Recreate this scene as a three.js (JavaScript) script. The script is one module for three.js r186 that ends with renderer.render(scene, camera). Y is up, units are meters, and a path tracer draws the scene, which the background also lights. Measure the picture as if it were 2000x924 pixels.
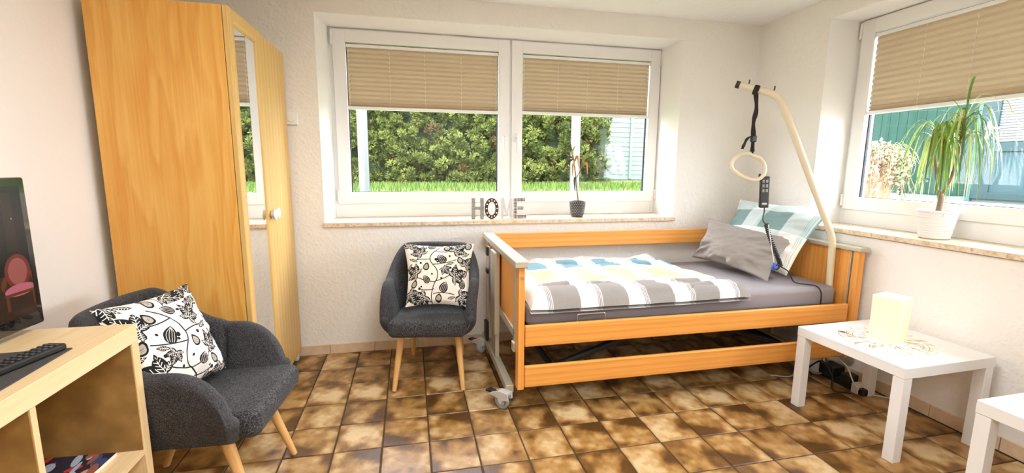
import * as THREE from 'three';
import { RoundedBoxGeometry } from 'three/addons/geometries/RoundedBoxGeometry.js';
import { mergeGeometries } from 'three/addons/utils/BufferGeometryUtils.js';
import { RectAreaLightUniformsLib } from 'three/addons/lights/RectAreaLightUniformsLib.js';

// ---------------------------------------------------------------- camera, sky, sun, exposure
RectAreaLightUniformsLib.init();
const renderer = new THREE.WebGLRenderer({ antialias: true });
renderer.toneMapping = THREE.LinearToneMapping;
renderer.toneMappingExposure = 1.33;
renderer.shadowMap.enabled = true;
const scene = new THREE.Scene();
const camera = new THREE.PerspectiveCamera(54.85, 2000 / 924, 0.05, 100);
camera.position.set(0, 1.3, 0);
camera.rotation.set(-0.15255, -0.219718, 0.008237, 'YXZ');
scene.background = new THREE.Color().setRGB(12.2, 13, 14);           // bright overcast sky
const sun = new THREE.DirectionalLight(new THREE.Color().setRGB(1, 0.95, 0.86), 11.0);
sun.position.set(-5, 13, 8.5); sun.target.position.set(2, 0, -4);
sun.shadow.radius = 4; sun.castShadow = true;
Object.assign(sun.shadow.camera, { left: -14, right: 14, top: 14, bottom: -14, near: 1, far: 50 });
scene.add(sun, sun.target);
const FILL_LIGHT = [11, 9], FILL_COLOR = new THREE.Color().setRGB(0.97, 0.985, 1.0);  // for the unseen fill lamps added on the ceiling

// ---------------------------------------------------------------- helpers
const V = (x, y, z) => new THREE.Vector3(x, y, z);
function rng(seed) { let s = seed >>> 0; return () => { s = (s + 0x6d2b79f5) | 0; let t = Math.imul(s ^ (s >>> 15), 1 | s); t = (t + Math.imul(t ^ (t >>> 7), 61 | t)) ^ t; return ((t ^ (t >>> 14)) >>> 0) / 4294967296; }; }
const clamp = (x, a = 0, b = 1) => Math.min(b, Math.max(a, x));
const lerp = (a, b, t) => a + (b - a) * t;
const sstep = (a, b, x) => { const t = clamp((x - a) / (b - a)); return t * t * (3 - 2 * t); };
// periodic value noise
const HN = new Float32Array(65536); { const r = rng(77); for (let i = 0; i < 65536; i++) HN[i] = r(); }
function vnoise(x, y, px = 256, py = 256) {
  const xi = Math.floor(x), yi = Math.floor(y), fx = x - xi, fy = y - yi, u = fx * fx * (3 - 2 * fx), v = fy * fy * (3 - 2 * fy);
  const w = (a, b) => { a = ((a % px) + px) % px; b = ((b % py) + py) % py; return HN[((a * 157 + b * 8111) ^ (b * 31)) & 65535]; };
  return lerp(lerp(w(xi, yi), w(xi + 1, yi), u), lerp(w(xi, yi + 1), w(xi + 1, yi + 1), u), v);
}
function fbm(x, y, o = 4, px = 256, py = 256) { let a = 0, s = 0.5, t = 0; for (let i = 0; i < o; i++) { a += s * vnoise(x, y, px, py); t += s; x *= 2; y *= 2; px *= 2; py *= 2; s *= 0.5; } return a / t; }
function dataTex(w, h, fn, srgb, ru = 1, rv = 1) {
  const d = new Uint8Array(w * h * 4);
  for (let j = 0; j < h; j++) for (let i = 0; i < w; i++) {
    const c = fn(i / w, j / h), k = (j * w + i) * 4;
    if (typeof c === 'number') d[k] = d[k + 1] = d[k + 2] = clamp(c) * 255; else { d[k] = clamp(c[0], 0, 255); d[k + 1] = clamp(c[1], 0, 255); d[k + 2] = clamp(c[2], 0, 255); }
    d[k + 3] = 255;
  }
  const t = new THREE.DataTexture(d, w, h, THREE.RGBAFormat);
  t.wrapS = t.wrapT = THREE.RepeatWrapping; t.magFilter = THREE.LinearFilter; t.minFilter = THREE.LinearMipmapLinearFilter; t.generateMipmaps = true;
  if (srgb) t.colorSpace = THREE.SRGBColorSpace;
  t.repeat.set(ru, rv); t.needsUpdate = true; return t;
}
function canvasTex(w, h, draw) {
  const c = document.createElement('canvas'); c.width = w; c.height = h; draw(c.getContext('2d'), w, h);
  const t = new THREE.CanvasTexture(c); t.colorSpace = THREE.SRGBColorSpace; t.wrapS = t.wrapT = THREE.RepeatWrapping; return t;
}
const mixc = (a, b, t) => [lerp(a[0], b[0], t), lerp(a[1], b[1], t), lerp(a[2], b[2], t)];
const std = (color, roughness = 0.6, o = {}) => new THREE.MeshPhysicalMaterial({ color, roughness, ...o });
const names = new Map();
function numbered(n) { const k = names.get(n) ?? 0; names.set(n, k + 1); return k ? n + '_' + String(k).padStart(3, '0') : n; }
function mesh(name, geo, mat, parent) {
  const m = new THREE.Mesh(Array.isArray(geo) ? merge(geo) : geo, mat); m.castShadow = m.receiveShadow = true;
  m.name = parent && parent !== scene ? name : numbered(name); (parent ?? scene).add(m); return m;
}
function merge(list) {
  return mergeGeometries(list.map((g) => { const h = g.index ? g.toNonIndexed() : g; for (const k of Object.keys(h.attributes)) if (!['position', 'normal', 'uv'].includes(k)) h.deleteAttribute(k); return h; }));
}
function tag(o, label, category, group) { o.userData.label = label; o.userData.category = category; if (group) o.userData.group = group; return o; }
function thing(name, label, category, p = [0, 0, 0], turn = 0, group) {
  const g = new THREE.Group(); g.name = numbered(name); scene.add(g); g.position.set(...p); g.rotation.y = turn; return tag(g, label, category, group);
}
function struct(name, label, geo, mat) {
  const o = geo ? mesh(name, geo, mat) : thing(name, '', '');
  o.userData.kind = 'structure'; o.userData.label = label; o.userData.category = name.split('_')[0]; return o;
}
// planar uv in metres: v follows the grain axis
function uvm(g, grain = 'y', su = 1, sv = 1, ou = 0, ov = 0) {
  const p = g.attributes.position, n = g.attributes.normal, uv = new Float32Array(p.count * 2), gi = 'xyz'.indexOf(grain);
  for (let i = 0; i < p.count; i++) {
    const a = [Math.abs(n.getX(i)), Math.abs(n.getY(i)), Math.abs(n.getZ(i))], c = [p.getX(i), p.getY(i), p.getZ(i)];
    let d = 0; if (a[1] > a[d]) d = 1; if (a[2] > a[d]) d = 2;
    const rest = [0, 1, 2].filter((k) => k !== d); let vi = rest.includes(gi) ? gi : rest[1], ui = rest.find((k) => k !== vi);
    uv[2 * i] = c[ui] * su + ou; uv[2 * i + 1] = c[vi] * sv + ov;
  }
  g.setAttribute('uv', new THREE.BufferAttribute(uv, 2)); return g;
}
// box from min corner to max corner, edges rounded by r, uv in metres
function bx(x0, y0, z0, x1, y1, z1, r = 0.003, grain = 'y', ou = 0, ov = 0) {
  const w = Math.abs(x1 - x0), h = Math.abs(y1 - y0), d = Math.abs(z1 - z0);
  r = Math.min(r, w * 0.49, h * 0.49, d * 0.49);
  const g = r > 0 ? new RoundedBoxGeometry(w, h, d, r > 0.01 ? 3 : 1, r) : new THREE.BoxGeometry(w, h, d);
  g.translate((x0 + x1) / 2, (y0 + y1) / 2, (z0 + z1) / 2); return uvm(g, grain, 1, 1, ou, ov);
}
const cyl = (r0, r1, h, seg = 20, x = 0, y = 0, z = 0) => new THREE.CylinderGeometry(r1, r0, h, seg).translate(x, y + h / 2, z);
function rod(a, b, r0, r1 = r0, seg = 14) {
  const d = b.clone().sub(a), g = new THREE.CylinderGeometry(r1, r0, d.length(), seg);
  g.applyQuaternion(new THREE.Quaternion().setFromUnitVectors(V(0, 1, 0), d.clone().normalize())); const c = a.clone().add(b).multiplyScalar(0.5); return g.translate(c.x, c.y, c.z);
}
function tube(pts, r, seg = 40, rad = 8, tension = 0.5) {
  const c = new THREE.CatmullRomCurve3(pts.map((p) => (p.isVector3 ? p : V(...p))), false, 'catmullrom', tension);
  const g = [new THREE.TubeGeometry(c, seg, r, rad)];
  for (const t of [0, 1]) { const p = c.getPoint(t); g.push(new THREE.SphereGeometry(r, rad, 6).translate(p.x, p.y, p.z)); }
  return merge(g);
}
function lathe(pts, seg = 40) { return new THREE.LatheGeometry(pts.map((p) => new THREE.Vector2(p[0], p[1])), seg); }
function grid(nu, nv, fn, closeU = false) {
  const pos = [], uv = [], idx = [];
  for (let j = 0; j <= nv; j++) for (let i = 0; i <= nu; i++) { const p = fn(i / nu, j / nv); pos.push(p[0], p[1], p[2]); uv.push(p[3] ?? i / nu, p[4] ?? j / nv); }
  for (let j = 0; j < nv; j++) for (let i = 0; i < nu; i++) { const a = j * (nu + 1) + i, b = a + 1, c = a + nu + 1, d = c + 1; idx.push(a, b, d, a, d, c); }
  const g = new THREE.BufferGeometry(); g.setAttribute('position', new THREE.Float32BufferAttribute(pos, 3)); g.setAttribute('uv', new THREE.Float32BufferAttribute(uv, 2)); g.setIndex(idx); g.computeVertexNormals(); return g;
}

// ---------------------------------------------------------------- materials
function woodTex(w, h, light, dark, o) {                                // grain runs along v
  const { fu = 5, fv = 1, rings = 7, warp = 3.0, pores = 0.25, contrast = 1, seed = 0 } = o;
  return dataTex(w, h, (u, v) => {
    const n = fbm(u * fu + seed, v * fv + seed * 1.7, 4, fu, fv), n2 = fbm(u * fu * 2 + 9 + seed, v * fv + 3, 3, fu * 2, fv);
    let s = u * rings + n * warp + n2 * 0.4; s -= Math.floor(s);
    const ring = s < 0.82 ? s / 0.82 : 1 - (s - 0.82) / 0.18;
    const p = vnoise(u * 200, v * 12, 200, 12), q = vnoise(u * 90 + 5, v * 5, 90, 5);
    const t = clamp((ring * 0.62 + n2 * 0.35 - 0.12) * contrast + (p - 0.5) * pores + (q - 0.5) * pores);
    return mixc(light, dark, t);
  }, true);
}
const T = {};
T.wardrobe = woodTex(768, 1536, [240, 186, 98], [221, 148, 56], { fu: 4, fv: 2, rings: 5, warp: 4.2, pores: 0.3, contrast: 0.9, seed: 3 });
T.wardrobe.repeat.set(1 / 0.62, 1 / 1.95);
T.door = woodTex(512, 1024, [228, 190, 118], [205, 158, 84], { fu: 5, fv: 1, rings: 8, warp: 1.2, pores: 0.3, contrast: 0.8, seed: 8 });  // paler copy of the wardrobe wood, window light on the doors painted in
T.door.repeat.set(1 / 0.45, 1 / 1.9);
T.bed = woodTex(512, 1024, [238, 168, 84], [219, 138, 54], { fu: 6, fv: 1, rings: 9, warp: 1.1, pores: 0.35, contrast: 0.8, seed: 14 });
T.bed.repeat.set(1 / 0.3, 1 / 1.1);
T.birch = woodTex(512, 512, [240, 214, 168], [226, 188, 130], { fu: 4, fv: 1, rings: 3, warp: 2.0, pores: 0.25, contrast: 0.7, seed: 21 });
T.birch.repeat.set(1 / 0.5, 1 / 0.8);
T.leg = woodTex(256, 512, [236, 188, 122], [216, 160, 90], { fu: 4, fv: 1, rings: 6, warp: 1.0, pores: 0.3, contrast: 0.7, seed: 30 });
T.plaster = dataTex(1024, 1024, (u, v) => clamp(0.55 * fbm(u * 40, v * 40, 3, 40, 40) + 0.6 * Math.pow(fbm(u * 22 + 7, v * 22, 3, 22, 22), 1.5)), false, 1 / 0.6, 1 / 0.6);
T.fabric = dataTex(512, 512, (u, v) => { const n = vnoise(u * 90, v * 90, 90, 90), m = vnoise(u * 150, v * 50, 150, 50); const t = clamp((n * 0.6 + m * 0.5 - 0.28) * 1.5); return mixc([20, 20, 23], [118, 115, 116], t); }, true, 1 / 0.16, 1 / 0.16);
T.fabricB = dataTex(256, 256, (u, v) => vnoise(u * 80, v * 80, 80, 80), false, 1 / 0.16, 1 / 0.16);
T.weave = dataTex(256, 256, (u, v) => 0.5 + 0.25 * Math.sin(u * 128 * Math.PI) * Math.sin(v * 128 * Math.PI) + 0.3 * (vnoise(u * 64, v * 64, 64, 64) - 0.5), false, 1 / 0.1, 1 / 0.1);
const M = {};
M.wall = std(new THREE.Color().setRGB(0.87, 0.84, 0.79), 0.92, { bumpMap: T.plaster, bumpScale: 0.004 });
M.wallsmooth = std(new THREE.Color().setRGB(0.88, 0.825, 0.765), 0.92, { bumpMap: T.plaster, bumpScale: 0.0012 });
M.ceiling = std(new THREE.Color().setRGB(0.88, 0.865, 0.845), 0.95, { bumpMap: T.plaster, bumpScale: 0.002 });
M.reveal = std(new THREE.Color().setRGB(0.89, 0.875, 0.85), 0.9);
M.white = std(new THREE.Color().setRGB(0.84, 0.83, 0.81), 0.32, { clearcoat: 0.2, clearcoatRoughness: 0.3 });
M.pvc = std(new THREE.Color().setRGB(0.86, 0.845, 0.82), 0.35);
M.gasket = std(new THREE.Color().setRGB(0.012, 0.012, 0.02), 0.6);
M.glass = new THREE.MeshPhysicalMaterial({ color: 0xffffff, roughness: 0, transmission: 1, thickness: 0, ior: 1.25 });
M.marble = std(0xffffff, 0.3, { map: dataTex(512, 512, (u, v) => { const n = fbm(u * 10, v * 10, 5, 10, 10), s = Math.pow(1 - Math.abs(fbm(u * 6 + 3, v * 6, 4, 6, 6) - 0.5) * 2, 14); const sp = Math.pow(fbm(u * 40, v * 40, 3, 40, 40), 4) * 3; return mixc([236, 220, 196], [196, 158, 114], clamp(n * 0.35 + s * 0.4 + sp * 0.5 - 0.12)); }, true, 1 / 0.5, 1 / 0.5) });
M.skirting = std(0xffffff, 0.45, { map: dataTex(256, 256, (u, v) => mixc([236, 212, 182], [214, 184, 148], fbm(u * 8, v * 8, 4, 8, 8)), true, 1 / 0.3, 1 / 0.3) });
M.wardrobe = std(0xffffff, 0.42, { map: T.wardrobe });
M.door = std(0xffffff, 0.4, { map: T.door });
M.bed = std(0xffffff, 0.4, { map: T.bed });
M.birch = std(0xffffff, 0.5, { map: T.birch });
M.legwood = std(0xffffff, 0.45, { map: T.leg });
M.fabric = std(0xffffff, 0.95, { map: T.fabric, bumpMap: T.fabricB, bumpScale: 0.0005, sheen: 0.3, sheenRoughness: 0.6, sheenColor: new THREE.Color(0.5, 0.5, 0.52) });
M.metal = std(new THREE.Color().setRGB(0.56, 0.51, 0.40), 0.38, { metalness: 0.35 });
M.pole = std(new THREE.Color().setRGB(0.72, 0.62, 0.44), 0.3, { clearcoat: 0.4 });
M.steel = std(new THREE.Color().setRGB(0.6, 0.6, 0.6), 0.3, { metalness: 0.9 });
M.black = std(new THREE.Color().setRGB(0.012, 0.012, 0.012), 0.45);
M.blackgloss = std(new THREE.Color().setRGB(0.008, 0.008, 0.009), 0.12, { clearcoat: 1, clearcoatRoughness: 0.05 });
M.darkmetal = std(new THREE.Color().setRGB(0.03, 0.029, 0.028), 0.5, { metalness: 0.3 });
M.caster = std(new THREE.Color().setRGB(0.62, 0.62, 0.6), 0.4);
M.tyre = std(new THREE.Color().setRGB(0.34, 0.36, 0.38), 0.6);
M.mirror = std(new THREE.Color().setRGB(0.9, 0.9, 0.9), 0.015, { metalness: 1 });
M.sheet = std(new THREE.Color().setRGB(0.30, 0.267, 0.283), 0.9, { bumpMap: T.weave, bumpScale: 0.0004, sheen: 0.3 });
M.pillowgrey = std(new THREE.Color().setRGB(0.30, 0.26, 0.235), 0.85, { bumpMap: T.weave, bumpScale: 0.0004, sheen: 0.3 });
M.cable = std(new THREE.Color().setRGB(0.01, 0.01, 0.012), 0.5);
M.cablewhite = std(new THREE.Color().setRGB(0.7, 0.68, 0.64), 0.5);
M.blind = new THREE.MeshPhysicalMaterial({ color: new THREE.Color().setRGB(0.52, 0.41, 0.27), roughness: 0.95, transmission: 0.04, thickness: 0, side: THREE.DoubleSide });

// ---------------------------------------------------------------- room shell
const BZ = -3.22, RX = 2.675, LX = -1.33, FZ = 1.6, CH = 2.39, WT = 0.45;
const W1 = { x0: -0.561, x1: 2.022, y0: 0.919, y1: 2.248 };            // opening in the back wall
const W2 = { z0: -2.605, z1: -0.03, y0: 0.925, y1: 2.262 };            // opening in the right wall
{
  const wb = struct('wall_back', 'rough white plaster wall with the wide double window', [
    bx(LX - WT, -0.2, BZ - WT, W1.x0, CH + 0.3, BZ, 0), bx(W1.x1, -0.2, BZ - WT, RX + WT, CH + 0.3, BZ, 0),
    bx(W1.x0, -0.2, BZ - WT, W1.x1, W1.y0 - 0.03, BZ, 0), bx(W1.x0, W1.y1, BZ - WT, W1.x1, CH + 0.3, BZ, 0)], M.wall);
  // slightly splayed left jamb and smooth reveals
  const jamb = new THREE.ExtrudeGeometry(new THREE.Shape([[0, 0], [0, 0.31], [0.031, 0.31]].map((p) => new THREE.Vector2(...p))), { depth: W1.y1 - W1.y0, bevelEnabled: false });
  jamb.rotateX(-Math.PI / 2); jamb.translate(W1.x0, W1.y0, BZ); mesh('window_reveal', uvm(jamb), M.reveal, wb);
  mesh('window_reveal', bx(W1.x1 - 0.004, W1.y0, BZ - 0.44, W1.x1 + 0.002, W1.y1, BZ - 0.001, 0), M.reveal, wb);
  mesh('window_reveal', bx(W1.x0, W1.y1 - 0.004, BZ - 0.44, W1.x1, W1.y1 + 0.002, BZ - 0.001, 0), M.reveal, wb);
  const wr = struct('wall_right', 'plaster wall with the wide window above the white tables', [
    bx(RX, -0.2, BZ, RX + WT, CH + 0.3, W2.z0, 0), bx(RX, -0.2, W2.z1, RX + WT, CH + 0.3, FZ + WT, 0),
    bx(RX, -0.2, W2.z0, RX + WT, W2.y0 - 0.03, W2.z1, 0), bx(RX, W2.y1, W2.z0, RX + WT, CH + 0.3, W2.z1, 0)], M.wall);
  mesh('window_reveal', bx(RX + 0.001, W2.y0, W2.z0 - 0.002, RX + 0.44, W2.y1, W2.z0 + 0.004, 0), M.reveal, wr);
  mesh('window_reveal', bx(RX + 0.001, W2.y1 - 0.004, W2.z0, RX + 0.44, W2.y1 + 0.002, W2.z1, 0), M.reveal, wr);
  struct('wall_left', 'plain pale wall behind the television and wardrobe', bx(LX - WT, -0.2, BZ, LX, CH + 0.3, FZ + WT, 0), M.wallsmooth);
  struct('wall_front', 'plain plaster wall opposite the hedge window', bx(LX, -0.2, FZ, RX, CH + 0.3, FZ + WT, 0), M.wall);
  struct('ceiling', 'white plaster ceiling', bx(LX, CH, BZ, RX, CH + 0.3, FZ, 0), M.ceiling);
}
// room door behind the viewer
{
  const d = struct('door_1', 'plain white room door opposite the hedge window'); const z = FZ;
  mesh('door_frame', [bx(0.3, 0, z - 0.03, 0.37, 2.07, z, 0.004), bx(1.23, 0, z - 0.03, 1.3, 2.07, z, 0.004), bx(0.37, 2.0, z - 0.03, 1.23, 2.07, z, 0.004)], M.white, d);
  const l = mesh('door_leaf', bx(0.37, 0.008, z - 0.022, 1.23, 2.0, z, 0.003), M.white, d); mesh('door_handle', [rod(V(0.45, 1.03, z - 0.07), V(0.45, 1.03, z - 0.02), 0.009), rod(V(0.45, 1.03, z - 0.068), V(0.57, 1.03, z - 0.068), 0.009)], M.steel, l);
}
// floor: screed with single glazed tiles laid in a grid
{
  const DX = 0.2165, DZ = 0.2295, X0 = -0.157, Z0 = -2.036, G = 0.0065;
  const fl = struct('floor', 'floor of square mottled brown glazed tiles with dark joints');
  mesh('joint_bed', bx(LX, -0.15, BZ, RX, -0.0045, FZ, 0), std(new THREE.Color().setRGB(0.075, 0.048, 0.026), 0.9), fl);
  const tileTex = (seed) => dataTex(192, 192, (u, v) => {
    const e = Math.min(u, 1 - u, v, 1 - v) * 2, n = fbm(u * 2 + seed * 7.3, v * 2 + seed * 3.1, 3), m = fbm(u * 7 + seed, v * 7 + seed * 2, 4), f = vnoise(u * 70, v * 70);
    const edge = sstep(0, 0.5, e + (n - 0.5) * 1.2);                     // glaze burnt darker in patches along the rims
    const t = clamp(0.34 + edge * 0.28 + (n - 0.5) * 1.25 + (m - 0.5) * 0.45 + (f - 0.5) * 0.06 + (HN[seed * 97] - 0.5) * 0.4);
    return t < 0.5 ? mixc([88, 58, 26], [162, 120, 66], t * 2) : mixc([162, 120, 66], [216, 188, 144], (t - 0.5) * 2);
  }, true);
  const tileMats = [];
  const bump = dataTex(256, 256, (u, v) => fbm(u * 6, v * 6, 4, 6, 6), false);
  for (let k = 0; k < 8; k++) tileMats.push(std(0xffffff, 0.34, { map: tileTex(k + 1), bumpMap: bump, bumpScale: 0.0012 }));
  const tile = (w, d, u0, v0, u1, v1) => {                               // flat tile with chamfered rim, 18 triangles
    const b = 0.0025, h = 0.006, P = [], U = [], add = (...q) => { for (const k of [0, 1, 2, 0, 2, 3]) { P.push(...q[k].slice(0, 3)); U.push(q[k][3], q[k][4]); } };
    const o = [[0, 0], [w, 0], [w, d], [0, d]], n = [[b, b], [w - b, b], [w - b, d - b], [b, d - b]];
    const uv = (x, z) => [lerp(u0, u1, x / w), lerp(v0, v1, z / d)];
    const top = n.map(([x, z]) => [x, 0, z, ...uv(x, z)]), rim = o.map(([x, z]) => [x, -b, z, ...uv(x, z)]), low = o.map(([x, z]) => [x, -h, z, ...uv(x, z)]);
    add(top[0], top[3], top[2], top[1]);
    for (let k = 0; k < 4; k++) { const j = (k + 1) % 4; add(top[k], top[j], rim[j], rim[k]); add(rim[k], rim[j], low[j], low[k]); }
    const g = new THREE.BufferGeometry(); g.setAttribute('position', new THREE.Float32BufferAttribute(P, 3)); g.setAttribute('uv', new THREE.Float32BufferAttribute(U, 2)); g.computeVertexNormals(); return g;
  };
  const full = tile(DX - G, DZ - G, 0, 0, 1, 1), r = rng(5), list = [];
  for (let j = -6; j < 18; j++) for (let i = -7; i < 15; i++) {
    let x0 = X0 + i * DX + G / 2, z0 = Z0 + j * DZ + G / 2, x1 = x0 + DX - G, z1 = z0 + DZ - G;
    const k = Math.floor(r() * 8), turn = r() < 0.5;
    const a0 = Math.max(x0, LX + 0.004), a1 = Math.min(x1, RX - 0.004), b0 = Math.max(z0, BZ + 0.004), b1 = Math.min(z1, FZ - 0.004);
    if (a1 - a0 < 0.02 || b1 - b0 < 0.02) continue;
    const whole = a1 - a0 > DX - G - 1e-6 && b1 - b0 > DZ - G - 1e-6;
    list.push({ d: Math.abs(b0 + 1.9) + Math.abs(a0 - 0.8) * 0.2, k, turn, a0, a1, b0, b1, whole });
  }
  list.sort((p, q) => p.d - q.d);
  const rest = [];
  list.forEach((t, n) => {
    const w = t.a1 - t.a0, d = t.b1 - t.b0, g = t.whole ? full : tile(w, d, 0, 0, w / (DX - G), d / (DZ - G));
    if (n < 296) {
      const m = mesh('tile', g, tileMats[t.k], fl); m.name = n ? 'tile_' + String(n).padStart(3, '0') : 'tile'; m.position.set(t.a0, 0, t.b0);
      if (t.turn && t.whole) { m.rotation.y = Math.PI; m.position.set(t.a1, 0, t.b1); }
    } else rest.push(g.clone().translate(t.a0, 0, t.b0));
  });
  if (rest.length) { const m = mesh('tiles_behind', rest, tileMats[0], fl); m.userData.kind = 'stuff'; }
}
// skirting of beige tiles
{
  const run = (name, label, n, at) => { const b = struct(name, label); for (let k = 0; k < n; k++) { const m = mesh('skirting_tile', at(k), M.skirting, b); if (k) m.name += '_' + String(k).padStart(3, '0'); } };
  const L = 0.3, g = 0.003;
  run('baseboard_back', 'beige tile skirting along the window wall', 13, (k) => { const x = LX + k * L + 0.16; return bx(x, 0, BZ, Math.min(x + L - g, RX - 0.012), 0.068, BZ + 0.011, 0.002, 'x', k * 0.37); });
  run('baseboard_right', 'beige tile skirting along the right wall', 16, (k) => { const z = BZ + k * L; return bx(RX - 0.011, 0, z + g, RX, 0.068, z + L, 0.002, 'z', k * 0.29); });
  run('baseboard_left', 'beige tile skirting along the left wall', 16, (k) => { const z = BZ + k * L; return bx(LX, 0, z + g, LX + 0.011, 0.068, z + L, 0.002, 'z', k * 0.31); });
}

// ---------------------------------------------------------------- windows and pleated blinds (local: x along the wall, z = 0 frame front, outside is -z)
function makeWindow(name, label, w, h, place, sill) {
  const g = struct(name, label); place(g);
  const F = 0.035, D = 0.07, mid = 1.295;                                // outer frame, two sashes meeting near the middle
  mesh('frame', [bx(0, 0, -D, F, h, 0.0), bx(w - F, 0, -D, w, h, 0.0), bx(F, h - 0.02, -D, w - F, h, 0), bx(F, 0, -D, w - F, 0.105, 0)], M.pvc, g);
  mesh('mullion', bx(mid - 0.03, 0.1, -D, mid + 0.03, h - 0.015, 0.0), M.pvc, g);
  const res = [];
  for (const [a, b, hx] of [[0.026, mid - 0.008, mid - 0.055], [mid + 0.008, w - 0.012, mid + 0.048]]) {
    const y0 = 0.1, y1 = h - 0.012, S = 0.086, z = 0.018, zb = -0.05, gx0 = a + S, gx1 = b - S, gy0 = y0 + S - 0.002, gy1 = y1 - S;
    const bar = (x0, q0, x1, q1) => bx(x0, q0, zb, x1, q1, z, 0.004);
    const s = mesh('sash', [bar(a, y0, gx0, y1), bar(gx1, y0, b, y1), bar(gx0 - 0.002, y0, gx1 + 0.002, gy0), bar(gx0 - 0.002, gy1, gx1 + 0.002, y1)], M.pvc, g);
    const k = 0.007, gz = -0.022;
    mesh('gasket', [bx(gx0, gy0, gz - 0.012, gx0 + k, gy1, gz + 0.005, 0), bx(gx1 - k, gy0, gz - 0.012, gx1, gy1, gz + 0.005, 0), bx(gx0, gy1 - k, gz - 0.012, gx1, gy1, gz + 0.005, 0), bx(gx0, gy0, gz - 0.012, gx1, gy0 + 0.003, gz + 0.005, 0)], M.gasket, s);
    mesh('pane', bx(gx0 + 0.001, gy0 + 0.001, gz - 0.006, gx1 - 0.001, gy1 - 0.001, gz - 0.002, 0), M.glass, s);
    const hy = 0.60;
    mesh('handle', [bx(hx - 0.014, hy - 0.035, z, hx + 0.014, hy + 0.035, z + 0.012, 0.005), bx(hx - 0.009, hy - 0.008, z + 0.01, hx + 0.009, hy + 0.008, z + 0.04, 0.004), bx(hx - 0.009, hy - 0.115, z + 0.03, hx + 0.009, hy + 0.008, z + 0.045, 0.006)], M.white, s);
    const hg = hx < mid ? a - 0.006 : b + 0.006;
    mesh('hinge', [cyl(0.008, 0.008, 0.1, 10, hg, y1 - 0.11, z + 0.002), cyl(0.008, 0.008, 0.08, 10, hg, y0 + 0.02, z + 0.002)], M.white, s);
    res.push([gx0, gx1, gy0, gy1]);
  }
  mesh('window_sill', sill, M.marble, g);
  return res;
}
function pleatedBlind(label, x0, x1, yTop, yBot, place) {
  const b = thing('pleated_blind', label, 'blind', [0, 0, 0], 0, 'pleated blinds in the upper half of the windows'); place(b);
  const z = -0.004;                                                       // pleat plane inside the glazing rebate
  mesh('head_rail', bx(x0, yTop - 0.03, z - 0.01, x1, yTop - 0.008, z + 0.012, 0.003), M.pvc, b);
  const n = 14, prof = [], H = yTop - 0.03 - (yBot + 0.022), dep = [];
  let y = yTop - 0.03;
  const steps = []; for (let k = 0; k < n; k++) { const f = k / n; steps.push(f < 0.7 ? 1 : lerp(1, 0.22, (f - 0.7) / 0.3)); }
  const sum = steps.reduce((a, c) => a + c, 0);
  for (let k = 0; k <= n; k++) {
    const st = steps[Math.min(k, n - 1)];
    prof.push([y, z - 0.004 * (st > 0.6 ? 1 : 1.8)]); if (k < n) prof.push([y - (steps[k] / sum) * H * 0.5, z + 0.005 * (st > 0.6 ? 1 : 1.8)]);
    if (k < n) y -= (steps[k] / sum) * H;
  }
  const g = grid(1, prof.length - 1, (u, v) => { const p = prof[Math.round(v * (prof.length - 1))]; return [lerp(x0 + 0.004, x1 - 0.004, u), p[0], p[1]]; }).toNonIndexed(); g.computeVertexNormals();
  mesh('pleated_fabric', g, M.blind, b);
  mesh('bottom_rail', bx(x0, yBot, z - 0.012, x1, yBot + 0.022, z + 0.014, 0.003), M.pvc, b);
  for (const f of [0.012, 0.27, 0.5, 0.745, 0.988]) { const cx = lerp(x0, x1, f); mesh('cord', rod(V(cx, yBot + 0.02, z - 0.0005), V(cx, yTop - 0.02, z - 0.0005), 0.0022, 0.0022, 8), M.cablewhite, b); }
  return b;
}
{
  const p1 = (o) => o.position.set(-0.53, 0.919, BZ - 0.31);
  const s1 = bx(-0.036, -0.03, -0.06, 2.556, 0, 0.335, 0.004, 'x');
  const r1 = makeWindow('window_1', 'white double window with two sashes facing the hedge', 2.552, 1.327, p1, s1);
  pleatedBlind('beige pleated blind in the left sash of the hedge window', r1[0][0] + 0.003, r1[0][1] - 0.003, r1[0][3], 0.775, p1);
  pleatedBlind('beige pleated blind in the right sash of the hedge window', r1[1][0] + 0.003, r1[1][1] - 0.003, r1[1][3], 0.782, p1);
  const p2 = (o) => { o.position.set(2.93, 0.93, -2.605); o.rotation.y = -Math.PI / 2; };
  const s2 = bx(-0.003, -0.03, -0.06, 2.575, 0, 0.275, 0.004, 'x');
  const r2 = makeWindow('window_2', 'white window in the right wall facing the green shed', 2.573, 1.332, p2, s2);
  pleatedBlind('beige pleated blind on the window facing the green shed', r2[0][0] + 0.003, r2[0][1] - 0.003, r2[0][3], 0.722, p2);
  const extra = pleatedBlind('beige pleated blind on the second sash beyond the right picture edge', r2[1][0] + 0.003, r2[1][1] - 0.003, r2[1][3], 0.722, p2);
}

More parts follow.
